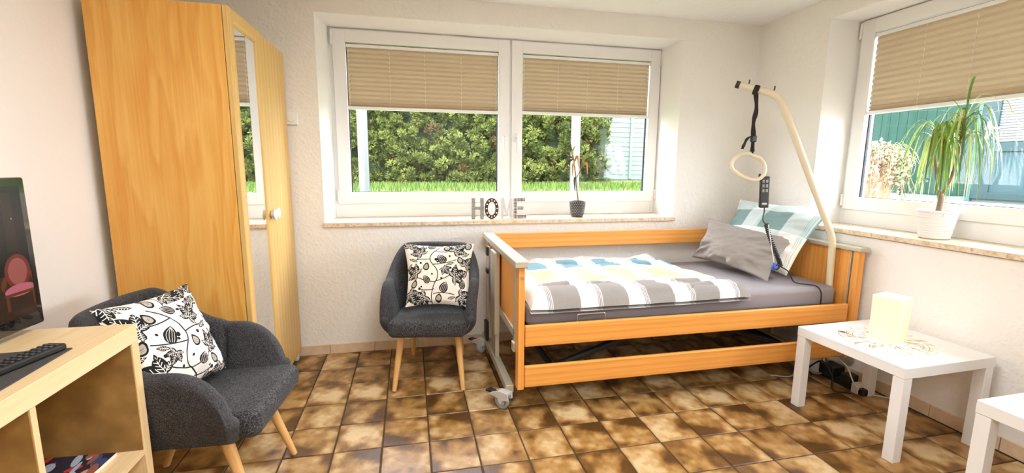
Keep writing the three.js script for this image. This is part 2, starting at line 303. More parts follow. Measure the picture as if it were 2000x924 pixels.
// ---------------------------------------------------------------- outside
const GY = 0.93;
{
  const grassTex = dataTex(512, 512, (u, v) => mixc([68, 86, 38], [88, 104, 54], clamp(fbm(u * 40, v * 40, 4, 40, 40) * 1.4 - 0.2)), true, 0.5, 0.5);
  struct('lawn', 'bright green lawn in front of the hedge', [bx(-9, GY - 0.5, -16, 3.5, GY, BZ - WT, 0), bx(3.5, GY - 0.5, -16, 12, GY, -6.8, 0)], std(0xffffff, 0.95, { map: grassTex, specularIntensity: 0.15 }));
  struct('paving', 'pale sunlit paving in front of the green shed', [bx(RX + WT, GY - 0.5, BZ - WT, 12, GY, 8, 0), bx(3.5, GY - 0.5, -6.8, 12, GY, BZ - WT, 0)], std(0xffffff, 0.9, { map: dataTex(256, 256, (u, v) => mixc([112, 107, 94], [134, 130, 118], fbm(u * 20, v * 20, 4, 20, 20)), true, 0.5, 0.5) }));
  // grass blades in the strip that shows below the hedge
  const r = rng(11), blade = new THREE.BufferGeometry();
  blade.setAttribute('position', new THREE.Float32BufferAttribute([-0.006, 0, 0, 0.006, 0, 0, -0.003, 0.035, 0.008, 0.004, 0.035, 0.008, 0, 0.07, 0.024], 3)); blade.setIndex([0, 1, 3, 0, 3, 2, 2, 3, 4]); blade.computeVertexNormals();
  const N = 16000, im = new THREE.InstancedMesh(blade, std(0xffffff, 0.85, { side: THREE.DoubleSide, specularIntensity: 0.15 }), N), m = new THREE.Matrix4(), q = new THREE.Quaternion(), c = new THREE.Color();
  for (let k = 0; k < N; k++) { q.setFromEuler(new THREE.Euler(0, r() * 6.3, 0)); const s = 0.7 + r() * 0.9; m.compose(V(-3.2 + r() * 9, GY - 0.002, -9.0 + r() * r() * 3.2), q, V(s, s, s)); im.setMatrixAt(k, m); c.setRGB(0.042 + r() * 0.022, 0.07 + r() * 0.028, 0.014 + r() * 0.01); im.setColorAt(k, c); }
  im.name = 'grass_blades'; im.userData = { kind: 'stuff', label: 'short green grass blades on the lawn', category: 'grass' }; scene.add(im);
}
{
  const h = thing('hedge', 'tall dense green conifer hedge behind the lawn', 'hedge', [0, GY, -9.3]);
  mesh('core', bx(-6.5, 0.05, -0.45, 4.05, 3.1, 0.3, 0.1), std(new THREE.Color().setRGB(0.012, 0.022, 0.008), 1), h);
  const P = [], I = [];                                                   // one spray: seven small leaflets along a bent twig
  for (let k = 0; k < 7; k++) { const a = (k - 3) * 0.5, l = 0.085 - Math.abs(k - 3) * 0.012, b = P.length / 3, ox = Math.sin(a) * 0.012, oy = 0.01 * Math.cos(a) - 0.004 * k * (k % 2 ? 1 : -1), w = 0.0125; const dx = Math.sin(a), dy = Math.cos(a) * 0.8, dz = 0.35 * Math.cos(a * 2); P.push(ox, oy, 0, ox + dx * l * 0.5 + dy * w, oy + dy * l * 0.5 - dx * w, dz * l * 0.4 + 0.01, ox + dx * l, oy + dy * l, dz * l, ox + dx * l * 0.5 - dy * w, oy + dy * l * 0.5 + dx * w, dz * l * 0.4 + 0.01); I.push(b, b + 1, b + 2, b, b + 2, b + 3); }
  const g = new THREE.BufferGeometry(); g.setAttribute('position', new THREE.Float32BufferAttribute(P, 3)); g.setIndex(I); g.computeVertexNormals();
  const N = 27000, im = new THREE.InstancedMesh(g, new THREE.MeshPhysicalMaterial({ color: 0xffffff, roughness: 0.85, specularIntensity: 0.15, transmission: 0.25, thickness: 0, side: THREE.DoubleSide }), N), r = rng(23), m = new THREE.Matrix4(), q = new THREE.Quaternion(), c = new THREE.Color();
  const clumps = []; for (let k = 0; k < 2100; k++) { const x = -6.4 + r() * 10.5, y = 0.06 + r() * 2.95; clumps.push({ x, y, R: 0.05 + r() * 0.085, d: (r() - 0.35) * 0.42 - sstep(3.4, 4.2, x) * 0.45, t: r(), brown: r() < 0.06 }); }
  for (let k = 0; k < N; k++) {                                           // sprays sit on bulging clumps, dark gaps stay between them
    const q0 = clumps[k % clumps.length], a = r() * 6.283, e = Math.acos(r() * 0.95), n = V(Math.sin(e) * Math.cos(a), Math.sin(e) * Math.sin(a) * 0.8, Math.cos(e)), R = q0.R * (0.75 + r() * 0.35);
    q.setFromEuler(new THREE.Euler(-n.y * 0.9 + (r() - 0.5) * 0.9, n.x * 0.9 + (r() - 0.5) * 0.9, (r() - 0.5) * 2.6)); const s = 0.75 + r() * 0.95;
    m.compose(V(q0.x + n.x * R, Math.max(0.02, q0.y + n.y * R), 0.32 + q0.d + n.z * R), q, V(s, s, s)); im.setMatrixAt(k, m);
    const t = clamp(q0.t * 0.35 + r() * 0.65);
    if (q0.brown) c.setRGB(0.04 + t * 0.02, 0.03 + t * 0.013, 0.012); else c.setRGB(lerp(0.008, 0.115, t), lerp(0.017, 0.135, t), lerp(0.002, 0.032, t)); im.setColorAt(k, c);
  }
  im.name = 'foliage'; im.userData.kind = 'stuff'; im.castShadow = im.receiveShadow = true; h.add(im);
}
// slim white canopy posts in front of the hedge
[[-0.51, 'white steel post seen through the left sash'], [2.03, 'white steel post seen through the right sash']].forEach(([x, label]) => {
  const p = thing('canopy_post', label, 'post', [x, GY, -5.5], 0, 'white posts on the lawn');
  mesh('shaft', cyl(0.058, 0.058, 1.9, 24), std(new THREE.Color().setRGB(0.11, 0.118, 0.126), 0.35, { metalness: 0.2 }), p); mesh('foot_plate', bx(-0.09, 0, -0.09, 0.09, 0.012, 0.09), M.steel, p);
});
// green boarded shed beside the house
{
  const s = thing('garden_shed', 'green shed clad with vertical boards, with a dark teal door', 'shed', [6.5, GY, -4.1]);
  mesh('plinth', bx(0.02, 0, -2.6, 2.4, 0.06, 1.3), std(0x5a6a66, 0.9), s); mesh('body', bx(0.03, 0.06, -2.58, 2.4, 2.4, 1.28), std(0x0f3028, 0.9), s);
  const gm = []; for (let k = 0; k < 4; k++) gm.push(std(0xffffff, 0.7, { specularIntensity: 0.3, map: dataTex(64, 256, (u, v) => mixc([20, 46, 39], [33, 61, 53], clamp(fbm(u * 6 + k * 3, v * 3 + k, 4) * 1.2 - 0.1)), true, 4, 0.5) }));
  const r = rng(4);
  for (let k = 0; k < 22; k++) { const z = -0.06 - k * 0.115; const m = mesh('board', bx(0.005 + r() * 0.006, 0.06, z - 0.112, 0.03, 2.35, z, 0.006), gm[Math.floor(r() * 4)], s); if (k) m.name += '_' + String(k).padStart(3, '0'); }
  mesh('roof', bx(-0.3, 2.4, -2.8, 2.6, 2.5, 1.5), std(0x3a3a3a, 0.9), s);
  const teal = std(0x142e33, 0.5), d = mesh('door', [bx(-0.012, 0.04, -0.02, 0.03, 2.05, 0.14, 0.004), bx(-0.012, 0.04, 0.9, 0.03, 2.05, 1.02, 0.004), bx(-0.012, 1.94, 0.14, 0.03, 2.05, 0.9, 0.004), bx(-0.012, 0.58, 0.14, 0.03, 0.68, 0.9, 0.004), bx(-0.012, 0.04, 0.14, 0.03, 0.12, 0.9, 0.004)], teal, s);
  mesh('door_panel', bx(0.006, 0.12, 0.14, 0.03, 0.58, 0.9, 0.003), std(0x1b373d, 0.5), s);
  mesh('door_frame', bx(-0.02, 0.0, -0.06, 0.03, 2.12, -0.02, 0.004), std(0x2b4946, 0.5), s);
  const lv = std(new THREE.Color().setRGB(0.22, 0.22, 0.22), 0.5); for (let k = 0; k < 42; k++) { const y = 0.69 + k * 0.03; const g = new THREE.BoxGeometry(0.003, 0.026, 0.76); g.rotateZ(0.5); g.translate(0.016, y + 0.012, 0.52); const m = mesh('louvre', g, lv, s); if (k) m.name += '_' + String(k).padStart(3, '0'); }
  mesh('door_handle', [bx(-0.022, 0.73, 0.045, -0.012, 0.92, 0.085, 0.004), rod(V(-0.06, 0.84, 0.065), V(-0.012, 0.84, 0.065), 0.01), rod(V(-0.06, 0.84, 0.06), V(-0.06, 0.84, 0.19), 0.009)], M.white, s);
}
{
  const s = thing('far_shed', 'pale green clapboard shed at the far end of the lawn', 'shed', [5.2, GY, -12]);
  mesh('body', bx(0, 0, -2, 3.2, 2.6, -0.02), std(0x52665e, 0.8), s); const cm = std(new THREE.Color().setRGB(0.058, 0.085, 0.07), 0.7);
  for (let k = 0; k < 18; k++) { const g = new THREE.BoxGeometry(3.2, 0.135, 0.014); g.rotateX(-0.09); g.translate(1.6, 0.1 + k * 0.13, 0); const m = mesh('board', g, cm, s); if (k) m.name += '_' + String(k).padStart(3, '0'); }
  mesh('door_post', bx(0.83, 0.05, 0.0, 0.9, 2.1, 0.05), std(new THREE.Color().setRGB(0.068, 0.095, 0.083), 0.6), s);
}
// terracotta planter with a dry trailing plant
{
  const p = thing('planter', 'sunlit terracotta planter with a dry trailing plant outside the right window', 'planter', [5.0, GY, -4.12]);
  mesh('pot', lathe([[0, 0], [0.15, 0], [0.17, 0.03], [0.2, 0.3], [0.22, 0.42], [0.25, 0.43], [0.25, 0.5], [0.22, 0.5], [0.21, 0.44], [0, 0.44]]), std(0x8a6650, 0.85), p);
  const r = rng(31), st = [];
  for (let k = 0; k < 130; k++) { const a = r() * 6.283, o = 0.1 + r() * 0.15, d = r() * 0.55, l = 0.2 + r() * 0.12; st.push(tube([[Math.cos(a) * 0.08, 0.46, Math.sin(a) * 0.08], [Math.cos(a) * o, 0.55 + r() * 0.12, Math.sin(a) * o], [Math.cos(a + r() - 0.5) * (o + 0.1), 0.5 - d * 0.3, Math.sin(a + r() - 0.5) * (o + 0.1)], [Math.cos(a + r() - 0.5) * l, 0.5 - d, Math.sin(a + r() - 0.5) * l]], 0.0035, 8, 4)); }
  mesh('stems', st, std(0x6e644c, 0.9), p);
  const leaf = new THREE.BufferGeometry(); leaf.setAttribute('position', new THREE.Float32BufferAttribute([0, 0, 0, 0.012, 0.02, 0.004, 0, 0.045, 0, -0.012, 0.02, 0.004], 3)); leaf.setIndex([0, 1, 2, 0, 2, 3]); leaf.computeVertexNormals();
  const N = 1800, im = new THREE.InstancedMesh(leaf, std(0xffffff, 0.9, { side: THREE.DoubleSide }), N), m = new THREE.Matrix4(), q = new THREE.Quaternion(), c = new THREE.Color();
  for (let k = 0; k < N; k++) { const a = r() * 6.283, t = r(), R = 0.27 * Math.sqrt(r()) + (t > 0.5 ? 0.0 : 0.12), y = t > 0.5 ? 0.47 + r() * 0.2 * Math.cos(R * 4.5) : 0.52 - r() * r() * 0.5; const rr = t > 0.5 ? R : 0.24 + r() * 0.08; q.setFromEuler(new THREE.Euler(r() * 6, r() * 6, r() * 6)); const s = 0.7 + r(); m.compose(V(Math.cos(a) * rr, y, Math.sin(a) * rr), q, V(s, s, s)); im.setMatrixAt(k, m); const g = r(); c.setRGB(0.17 + g * 0.07, 0.16 + g * 0.065, 0.095 + g * 0.04); im.setColorAt(k, c); }
  im.name = 'leaves'; im.userData.kind = 'stuff'; p.add(im);
}

// ---------------------------------------------------------------- two unseen fill lamps added to light the room, above the middle of the room and behind the viewer
[[0.5, -1.2, 'added unseen fill lamp, a flat white square above the middle of the room'], [0.5, 0.75, 'added unseen fill lamp, a flat white square near the room door']].forEach(([lx, lz, label], k) => {
  const l = thing('added_fill_lamp', label, 'lamp', [lx, CH, lz], 0, 'added fill lamps');
  mesh('housing', bx(-0.48, -0.05, -0.48, 0.48, 0, 0.48, 0.006), M.white, l);
  mesh('diffuser', bx(-0.45, -0.056, -0.45, 0.45, -0.05, 0.45, 0), new THREE.MeshStandardMaterial({ color: 0xffffff, emissive: FILL_COLOR, emissiveIntensity: 1 }), l);
  const a = new THREE.RectAreaLight(FILL_COLOR, FILL_LIGHT[k], 0.9, 0.9); a.position.set(0, -0.062, 0); a.rotation.x = -Math.PI / 2; a.castShadow = true; l.add(a);
});

// ---------------------------------------------------------------- wardrobe
{
  const x1 = -0.75, z0 = -3.2, z1 = -2.305, y0 = 0.056, y1 = 1.978, xb = -1.285;
  const w = thing('wardrobe', 'tall light wood wardrobe with mirrored door in the corner', 'wardrobe', [-1.04, 0, -2.78]);
  const L = (g) => g.translate(1.04, 0, 2.78), xd = x1 - 0.022;
  mesh('side_panel', L(bx(xb, y0, z1 - 0.018, xd - 0.002, y1, z1, 0.002, 'y', 0.1)), M.wardrobe, w);
  mesh('side_panel', L(bx(xb, y0, z0, xd - 0.002, y1, z0 + 0.018, 0.002)), M.wardrobe, w);
  mesh('top_panel', L(bx(xb, y1 - 0.018, z0 + 0.018, xd - 0.002, y1, z1 - 0.018, 0.001, 'z')), M.wardrobe, w);
  mesh('bottom_panel', L(bx(xb, y0, z0 + 0.018, xd - 0.002, y0 + 0.018, z1 - 0.018, 0.001, 'z')), M.wardrobe, w);
  mesh('back_panel', L(bx(xb - 0.004, y0, z0 + 0.01, xb, y1, z1 - 0.01, 0)), M.birch, w);
  const zm = -2.735, fr = 0.07;
  // the mirrored door stands ajar by a degree and a half: built closed, then turned on its hinge at the near edge
  const ajar = (g) => g.translate(-xd, 0, -z1).rotateY(-0.017).translate(xd, 0, z1);
  const door = mesh('mirror_door', [bx(xd, y0, z1 - 0.062, x1, y1, z1, 0.003), bx(xd, y0, zm + 0.002, x1, y1, zm + 0.08, 0.003), bx(xd, y1 - fr, zm + 0.08, x1, y1, z1 - 0.062, 0.003, 'z'), bx(xd, y0, zm + 0.08, x1, y0 + fr, z1 - 0.062, 0.003, 'z')].map((g) => L(ajar(g))), M.door, w);
  const mi = mesh('mirror', L(ajar(bx(xd + 0.004, y0 + fr, zm + 0.08, x1 - 0.007, y1 - fr, z1 - 0.062, 0))), M.mirror, door); mi.userData.label = 'tall mirror glass';
  const d2 = mesh('plain_door', L(bx(xd, y0, z0, x1, y1, zm - 0.002, 0.003)), M.door, w);
  const brass = std(new THREE.Color().setRGB(0.72, 0.5, 0.2), 0.35, { metalness: 0.8 });
  for (const [d, z] of [[door, zm + 0.035], [d2, zm - 0.05]]) {
    const k = lathe([[0, 0], [0.02, 0], [0.016, 0.006], [0.014, 0.014], [0.027, 0.017], [0.03, 0.022], [0.027, 0.027], [0.012, 0.029], [0, 0.028]], 28); k.rotateZ(-Math.PI / 2); k.translate(x1, 1.03, z); mesh('knob', L(d === door ? ajar(k) : k), M.white, d);
    const b = lathe([[0.0, 0], [0.024, 0], [0.024, 0.006], [0, 0.006]], 28); b.rotateZ(-Math.PI / 2); b.translate(x1, 1.03, z); mesh('knob_plate', L(d === door ? ajar(b) : b), brass, d);
  }
  for (const [x, z] of [[x1 - 0.026, z1 - 0.026], [x1 - 0.03, z0 + 0.05], [xb + 0.05, z1 - 0.06], [xb + 0.05, z0 + 0.06]]) mesh('leg', L(bx(x - 0.02, 0, z - 0.02, x + 0.02, y0, z + 0.02, 0.004)), M.white, w);
}
// small thermostat on the wall beside the wardrobe
{
  const t = thing('thermostat', 'small white thermostat box on wall beside the wardrobe', 'thermostat', [-0.725, 1.59, BZ]);
  mesh('case', bx(-0.04, -0.04, 0, 0.04, 0.04, 0.022, 0.006), M.white, t); mesh('dial', cyl(0.022, 0.02, 0.012, 24).rotateX(Math.PI / 2).translate(0, 0, 0.022), M.pvc, t);
}

// ---------------------------------------------------------------- upholstered armchairs (front is +z)
function makeChair(label, p, turn) {
  const c = thing('armchair', label, 'chair', p, turn, 'charcoal tub armchairs');
  const t0 = 0.058, yb = 0.325;
  const topY = (s) => { const a = Math.abs(s); const back = 0.765, arm = 0.585; let y = lerp(back, arm, sstep(0.22, 0.62, a)); const f = clamp((a - 0.70) / 0.30); y = lerp(0.385, y, Math.sqrt(Math.max(0, 1 - f * f * 0.98))); return y; };
  const centre = (s, w) => {                                             // middle surface of the shell
    const a = Math.abs(s), sg = Math.sign(s) || 1, hw = lerp(0.205, 0.262, Math.pow(w, 0.7)), rz = lerp(0.17, 0.255, w), zc = -0.03, zf = lerp(0.2, 0.225, w);
    let x, z, n;
    if (a < 0.55) { const q = (a / 0.55) * Math.PI / 2, e = 0.72; const cx = Math.pow(Math.sin(q), e), cz = Math.pow(Math.cos(q), e); x = sg * hw * cx; z = zc - rz * cz; n = V(sg * Math.sin(q), 0, -Math.cos(q)); } else { const k = (a - 0.55) / 0.45; x = sg * hw * (1 - 0.05 * k * k); z = lerp(zc, zf, k); n = V(sg, 0, 0); }
    return { p: V(x, lerp(yb, topY(s), w), z), n };
  };
  const NS = 150, rows = [], NW = 9;
  const ring = (s, tf, push, groove) => {
    const out = [], t = t0 * tf;
    for (let k = 0; k <= NW; k++) { const { p: q, n } = centre(s, k / NW); const bulge = 1 + 0.25 * Math.sin((k / NW) * Math.PI); out.push(q.clone().addScaledVector(n, t / 2 * bulge).add(V(0, 0, push))); }
    const { p: q, n } = centre(s, 1);
    for (let k = 1; k < 7; k++) { const a = (k / 7) * Math.PI; out.push(q.clone().addScaledVector(n, Math.cos(a) * t / 2).add(V(0, Math.sin(a) * t / 2, push))); }
    for (let k = NW; k >= 0; k--) { const { p: q2, n: n2 } = centre(s, k / NW); out.push(q2.clone().addScaledVector(n2, -t / 2 + groove * sstep(0, 0.15, k / NW) * (1 - sstep(0.93, 1, k / NW) * 0.6)).add(V(0, 0, push))); }
    return out;
  };
  for (let i = 5; i >= 1; i--) { const a = (i / 5) * Math.PI / 2; rows.push(ring(-1, Math.max(0.02, Math.cos(a)), t0 / 2 * Math.sin(a), 0)); }
  for (let i = 0; i <= NS; i++) { const s = -1 + (2 * i) / NS; let g = 0; for (const q of [-0.6, -0.45, -0.3, -0.15, 0, 0.15, 0.3, 0.45, 0.6]) g += 0.011 * Math.exp(-Math.pow((s - q) / 0.016, 2)); rows.push(ring(s, 1, 0, g)); }
  for (let i = 1; i <= 5; i++) { const a = (i / 5) * Math.PI / 2; rows.push(ring(1, Math.max(0.02, Math.cos(a)), t0 / 2 * Math.sin(a), 0)); }
  const nv = rows.length - 1, nu = rows[0].length - 1; let len = 0;
  mesh('shell', grid(nu, nv, (u, v) => { const j = Math.round(v * nv), q = rows[j][Math.round(u * nu)]; return [q.x, q.y, q.z, u * 1.1, v * 1.5]; }), M.fabric, c);
  // seat cushion: crowned pad, wider at the front
  const seat = new RoundedBoxGeometry(0.44, 0.1, 0.47, 7, 0.036), sp = seat.attributes.position;
  for (let i = 0; i < sp.count; i++) { let x = sp.getX(i), y = sp.getY(i), z = sp.getZ(i); const f = (z + 0.235) / 0.47; if (y > 0) y += 0.014 * (1 - Math.pow(x / 0.22, 2)) * (1 - Math.pow(z / 0.235, 2)) ; y += lerp(-0.008, 0.004, f); x *= lerp(0.86, 1.03, f); z += 0.03 * (1 - Math.pow(x / 0.23, 2)) * Math.max(0, f - 0.5) * 2; sp.setXYZ(i, x, y, z); }
  seat.computeVertexNormals(); mesh('seat', uvm(seat.translate(0, 0.378, 0.062)), M.fabric, c);
  mesh('seat_base', uvm(bx(-0.19, 0.308, -0.17, 0.19, 0.335, 0.2, 0.01)), M.fabric, c);
  for (const [tx, tz, fx, fz] of [[-0.165, 0.165, -0.2, 0.262], [0.165, 0.165, 0.2, 0.262], [-0.145, -0.13, -0.17, -0.26], [0.145, -0.13, 0.17, -0.26]]) mesh('leg', rod(V(fx, 0, fz), V(tx, 0.315, tz), 0.013, 0.022), M.legwood, c);
  return c;
}
makeChair('charcoal armchair against the back wall between wardrobe and bed', [0.12, 0, -2.80], -0.166);
makeChair('charcoal armchair in front of the wardrobe, partly behind the shelf', [-0.825, 0, -1.895], 1.47);

// ---------------------------------------------------------------- cushions and pillows: soft bag spanned between four corners (bl, br, tr, tl)
function bag(corners, T0, o = {}) {
  const [bl, br, tr, tl] = corners.map((p) => V(...p)), N = o.n ?? 36, { pull = 0.05, wr = 0.006, seed = 0, sag = 0.5, side = 0.5 } = o;
  const nrm = br.clone().sub(bl).cross(tl.clone().sub(bl)).normalize();
  const P = (u, v, sg) => {
    const cu = u + pull * Math.sin(Math.PI * v) * Math.pow(Math.abs(0.5 - u) * 2, 2) * (u < 0.5 ? 1 : -1) * 1.2, cv = v + pull * Math.sin(Math.PI * u) * Math.pow(Math.abs(0.5 - v) * 2, 2) * (v < 0.5 ? 1 : -1) * 1.2;
    const p = bl.clone().multiplyScalar((1 - cu) * (1 - cv)).addScaledVector(br, cu * (1 - cv)).addScaledVector(tr, cu * cv).addScaledVector(tl, (1 - cu) * cv);
    const e = Math.pow(Math.max(0, Math.sin(Math.PI * u) * Math.sin(Math.PI * Math.pow(v, 1 - 0.15 * sag))), 0.48);
    const rad = Math.max(Math.abs(u - 0.5), Math.abs(v - 0.5)) * 2;
    const ang = Math.atan2(v - 0.5, u - 0.5), fold = (fbm(Math.cos(ang) * 4 + 9 + seed, Math.sin(ang) * 4 + rad * 1.2 + 9, 3) - 0.5) * wr * 5 * sstep(0.25, 0.95, rad), w2 = (fbm(u * 5 + seed * 3 + sg, v * 5 + seed, 3) - 0.5) * wr * 4;
    const off = sg * T0 * (sg > 0 ? 1 - side : side) * e + (fold + w2) * Math.min(1, e * 2);
    p.addScaledVector(nrm, off); return [p.x, p.y, p.z, u, v];
  };
  const a = grid(N, N, (u, v) => P(u, v, 1)), b = grid(N, N, (u, v) => P(1 - u, v, -1));
  return merge([a, b]);
}
function figPrint(seed) {
  return canvasTex(1024, 1024, (x, w, h) => {
    x.fillStyle = '#f4ece0'; x.fillRect(0, 0, w, h); const r = rng(seed), K = '#0c0b0b', P = '#f4ece0'; x.lineCap = x.lineJoin = 'round';
    const stem = (a) => { x.strokeStyle = K; x.lineWidth = 12; x.beginPath(); x.moveTo(a[0], a[1]); for (let k = 2; k < a.length; k += 4) x.quadraticCurveTo(a[k], a[k + 1], a[k + 2], a[k + 3]); x.stroke(); };
    const leaf = (cx, cy, s, rot) => {                                   // five-lobed fig leaf with pale veins
      x.save(); x.translate(cx, cy); x.rotate(rot); x.scale(s * 1.6, s * 1.6); x.fillStyle = K; const lobes = [[-1.9, 0.62], [-0.95, 0.9], [0, 1.1], [0.95, 0.9], [1.9, 0.62]];
      for (const [a, l] of lobes) { x.save(); x.rotate(a); x.beginPath(); x.moveTo(0, 12); x.bezierCurveTo(-34 * l, -20 * l, -46 * l, -62 * l, -14 * l, -92 * l); x.lineTo(0, -118 * l); x.lineTo(14 * l, -92 * l); x.bezierCurveTo(46 * l, -62 * l, 34 * l, -20 * l, 0, 12); x.fill(); x.restore(); }
      x.strokeStyle = P; x.lineWidth = 3.4; for (const [a, l] of lobes) { x.save(); x.rotate(a); x.beginPath(); x.moveTo(0, 4); x.lineTo(0, -98 * l); for (let k = 1; k < 5; k++) { x.moveTo(0, -20 * l * k); x.lineTo(-17 * l, -20 * l * k - 17 * l); x.moveTo(0, -20 * l * k); x.lineTo(17 * l, -20 * l * k - 17 * l); } x.stroke(); x.restore(); } x.restore(); };
    const fig = (cx, cy, s, rot) => { x.save(); x.translate(cx, cy); x.rotate(rot); x.scale(s * 1.25, s * 1.25); x.fillStyle = K; x.beginPath(); x.moveTo(0, -70); x.bezierCurveTo(50, -40, 70, 30, 30, 58); x.bezierCurveTo(10, 70, -10, 70, -30, 58); x.bezierCurveTo(-70, 30, -50, -40, 0, -70); x.fill(); x.strokeStyle = P; x.lineWidth = 4; for (const k of [-30, -12, 8, 28]) { x.beginPath(); x.moveTo(k * 0.1, -58); x.quadraticCurveTo(k * 1.7, 0, k * 0.7, 54); x.stroke(); } x.restore(); };
    const half = (cx, cy, s, rot) => { x.save(); x.translate(cx, cy); x.rotate(rot); x.scale(s * 1.25, s * 1.25); x.fillStyle = K; x.beginPath(); x.moveTo(0, -62); x.bezierCurveTo(44, -36, 60, 26, 26, 50); x.bezierCurveTo(8, 60, -8, 60, -26, 50); x.bezierCurveTo(-60, 26, -44, -36, 0, -62); x.fill(); x.fillStyle = '#b9b0a2'; x.beginPath(); x.moveTo(0, -40); x.bezierCurveTo(30, -22, 42, 18, 18, 36); x.bezierCurveTo(6, 42, -6, 42, -18, 36); x.bezierCurveTo(-42, 18, -30, -22, 0, -40); x.fill(); x.fillStyle = '#6a645c'; for (let k = 0; k < 40; k++) { const a = r() * 6.28, q = r() * 24; x.fillRect(Math.cos(a) * q, Math.sin(a) * q + 6, 3, 3); } x.restore(); };
    const oval = (cx, cy, s, rot) => { x.save(); x.translate(cx, cy); x.rotate(rot); x.scale(s * 1.25, s * 1.25); x.fillStyle = K; x.beginPath(); x.moveTo(0, -60); x.quadraticCurveTo(42, 0, 0, 60); x.quadraticCurveTo(-42, 0, 0, -60); x.fill(); x.strokeStyle = P; x.lineWidth = 4; x.beginPath(); x.moveTo(0, -44); x.lineTo(0, 46); for (let k = -1; k < 3; k++) { x.moveTo(0, k * 18); x.lineTo(15, k * 18 - 14); x.moveTo(0, k * 18); x.lineTo(-15, k * 18 - 14); } x.stroke(); x.restore(); };
    const dot = (cx, cy, q) => { x.fillStyle = K; x.beginPath(); x.arc(cx, cy, q, 0, 7); x.fill(); };
    stem([420, 1024, 380, 860, 470, 700, 560, 560, 430, 420, 330, 300, 470, 150, 520, 60, 600, 0]);
    stem([470, 700, 300, 690, 150, 610]); stem([470, 690, 640, 640, 720, 560]); stem([430, 420, 600, 400, 780, 330]); stem([385, 330, 250, 300, 130, 330]); stem([440, 880, 600, 850, 760, 890]); stem([470, 150, 640, 190, 760, 140]); stem([445, 800, 320, 840, 220, 800]);
    leaf(760, 170, 1.15, 0.7); leaf(250, 210, 1.05, -0.7); leaf(760, 610, 1.2, 1.1); leaf(170, 560, 1.05, -1.0); leaf(300, 930, 1.15, -2.2); leaf(860, 900, 1.1, 2.0); leaf(950, 420, 0.95, 0.4); leaf(60, 850, 1.0, 2.6); leaf(600, 480, 0.7, 2.4); leaf(80, 80, 0.9, 0.3);
    fig(560, 310, 1.05, -0.5); fig(600, 780, 1.0, 0.4); fig(330, 660, 0.8, -0.6); fig(900, 720, 0.8, 0.4); fig(420, 60, 0.8, 0.9);
    half(640, 90, 0.9, 0.3); half(330, 450, 0.9, 0.2); half(850, 330, 0.9, -0.3); half(130, 720, 0.9, 0.4); half(520, 950, 0.9, 0.2); half(950, 60, 0.9, 0.2);
    oval(120, 330, 1.0, -1.2); oval(690, 400, 0.9, 1.2); oval(950, 560, 1, 0.4); oval(720, 940, 0.9, 1.3); oval(60, 440, 0.8, 0.6); oval(930, 230, 0.9, 1.0);
    for (const [a, b, q] of [[480, 330, 24], [500, 370, 15], [240, 380, 18], [700, 470, 18], [790, 470, 14], [560, 640, 16], [220, 800, 20], [250, 770, 13], [880, 500, 16], [680, 260, 15], [180, 440, 16], [420, 580, 15], [980, 820, 18], [330, 90, 15]]) dot(a, b, q);
  });
}
const printA = std(0xffffff, 0.9, { map: figPrint(1), bumpMap: T.weave, bumpScale: 0.0004 });
tag(mesh('throw_cushion', bag([[-0.045, 0.476, -2.66], [0.335, 0.466, -2.605], [0.392, 0.810, -2.86], [-0.05, 0.812, -2.93]], 0.13, { seed: 2, pull: 0.045 }), printA), 'square black and white leaf print cushion on the armchair by the bed', 'cushion', 'leaf print cushions');
{
  const m = printA.clone(); m.map = printA.map.clone(); m.map.repeat.set(-1, 1); m.map.offset.set(0.9, 0.12); m.map.needsUpdate = true;
  tag(mesh('throw_cushion', bag([[-0.85, 0.475, -1.62], [-0.775, 0.452, -2.03], [-0.92, 0.806, -2.10], [-0.985, 0.846, -1.62]], 0.14, { seed: 5, pull: 0.04 }), m), 'tilted black and white leaf print cushion on the armchair by the wardrobe', 'cushion', 'leaf print cushions');
}

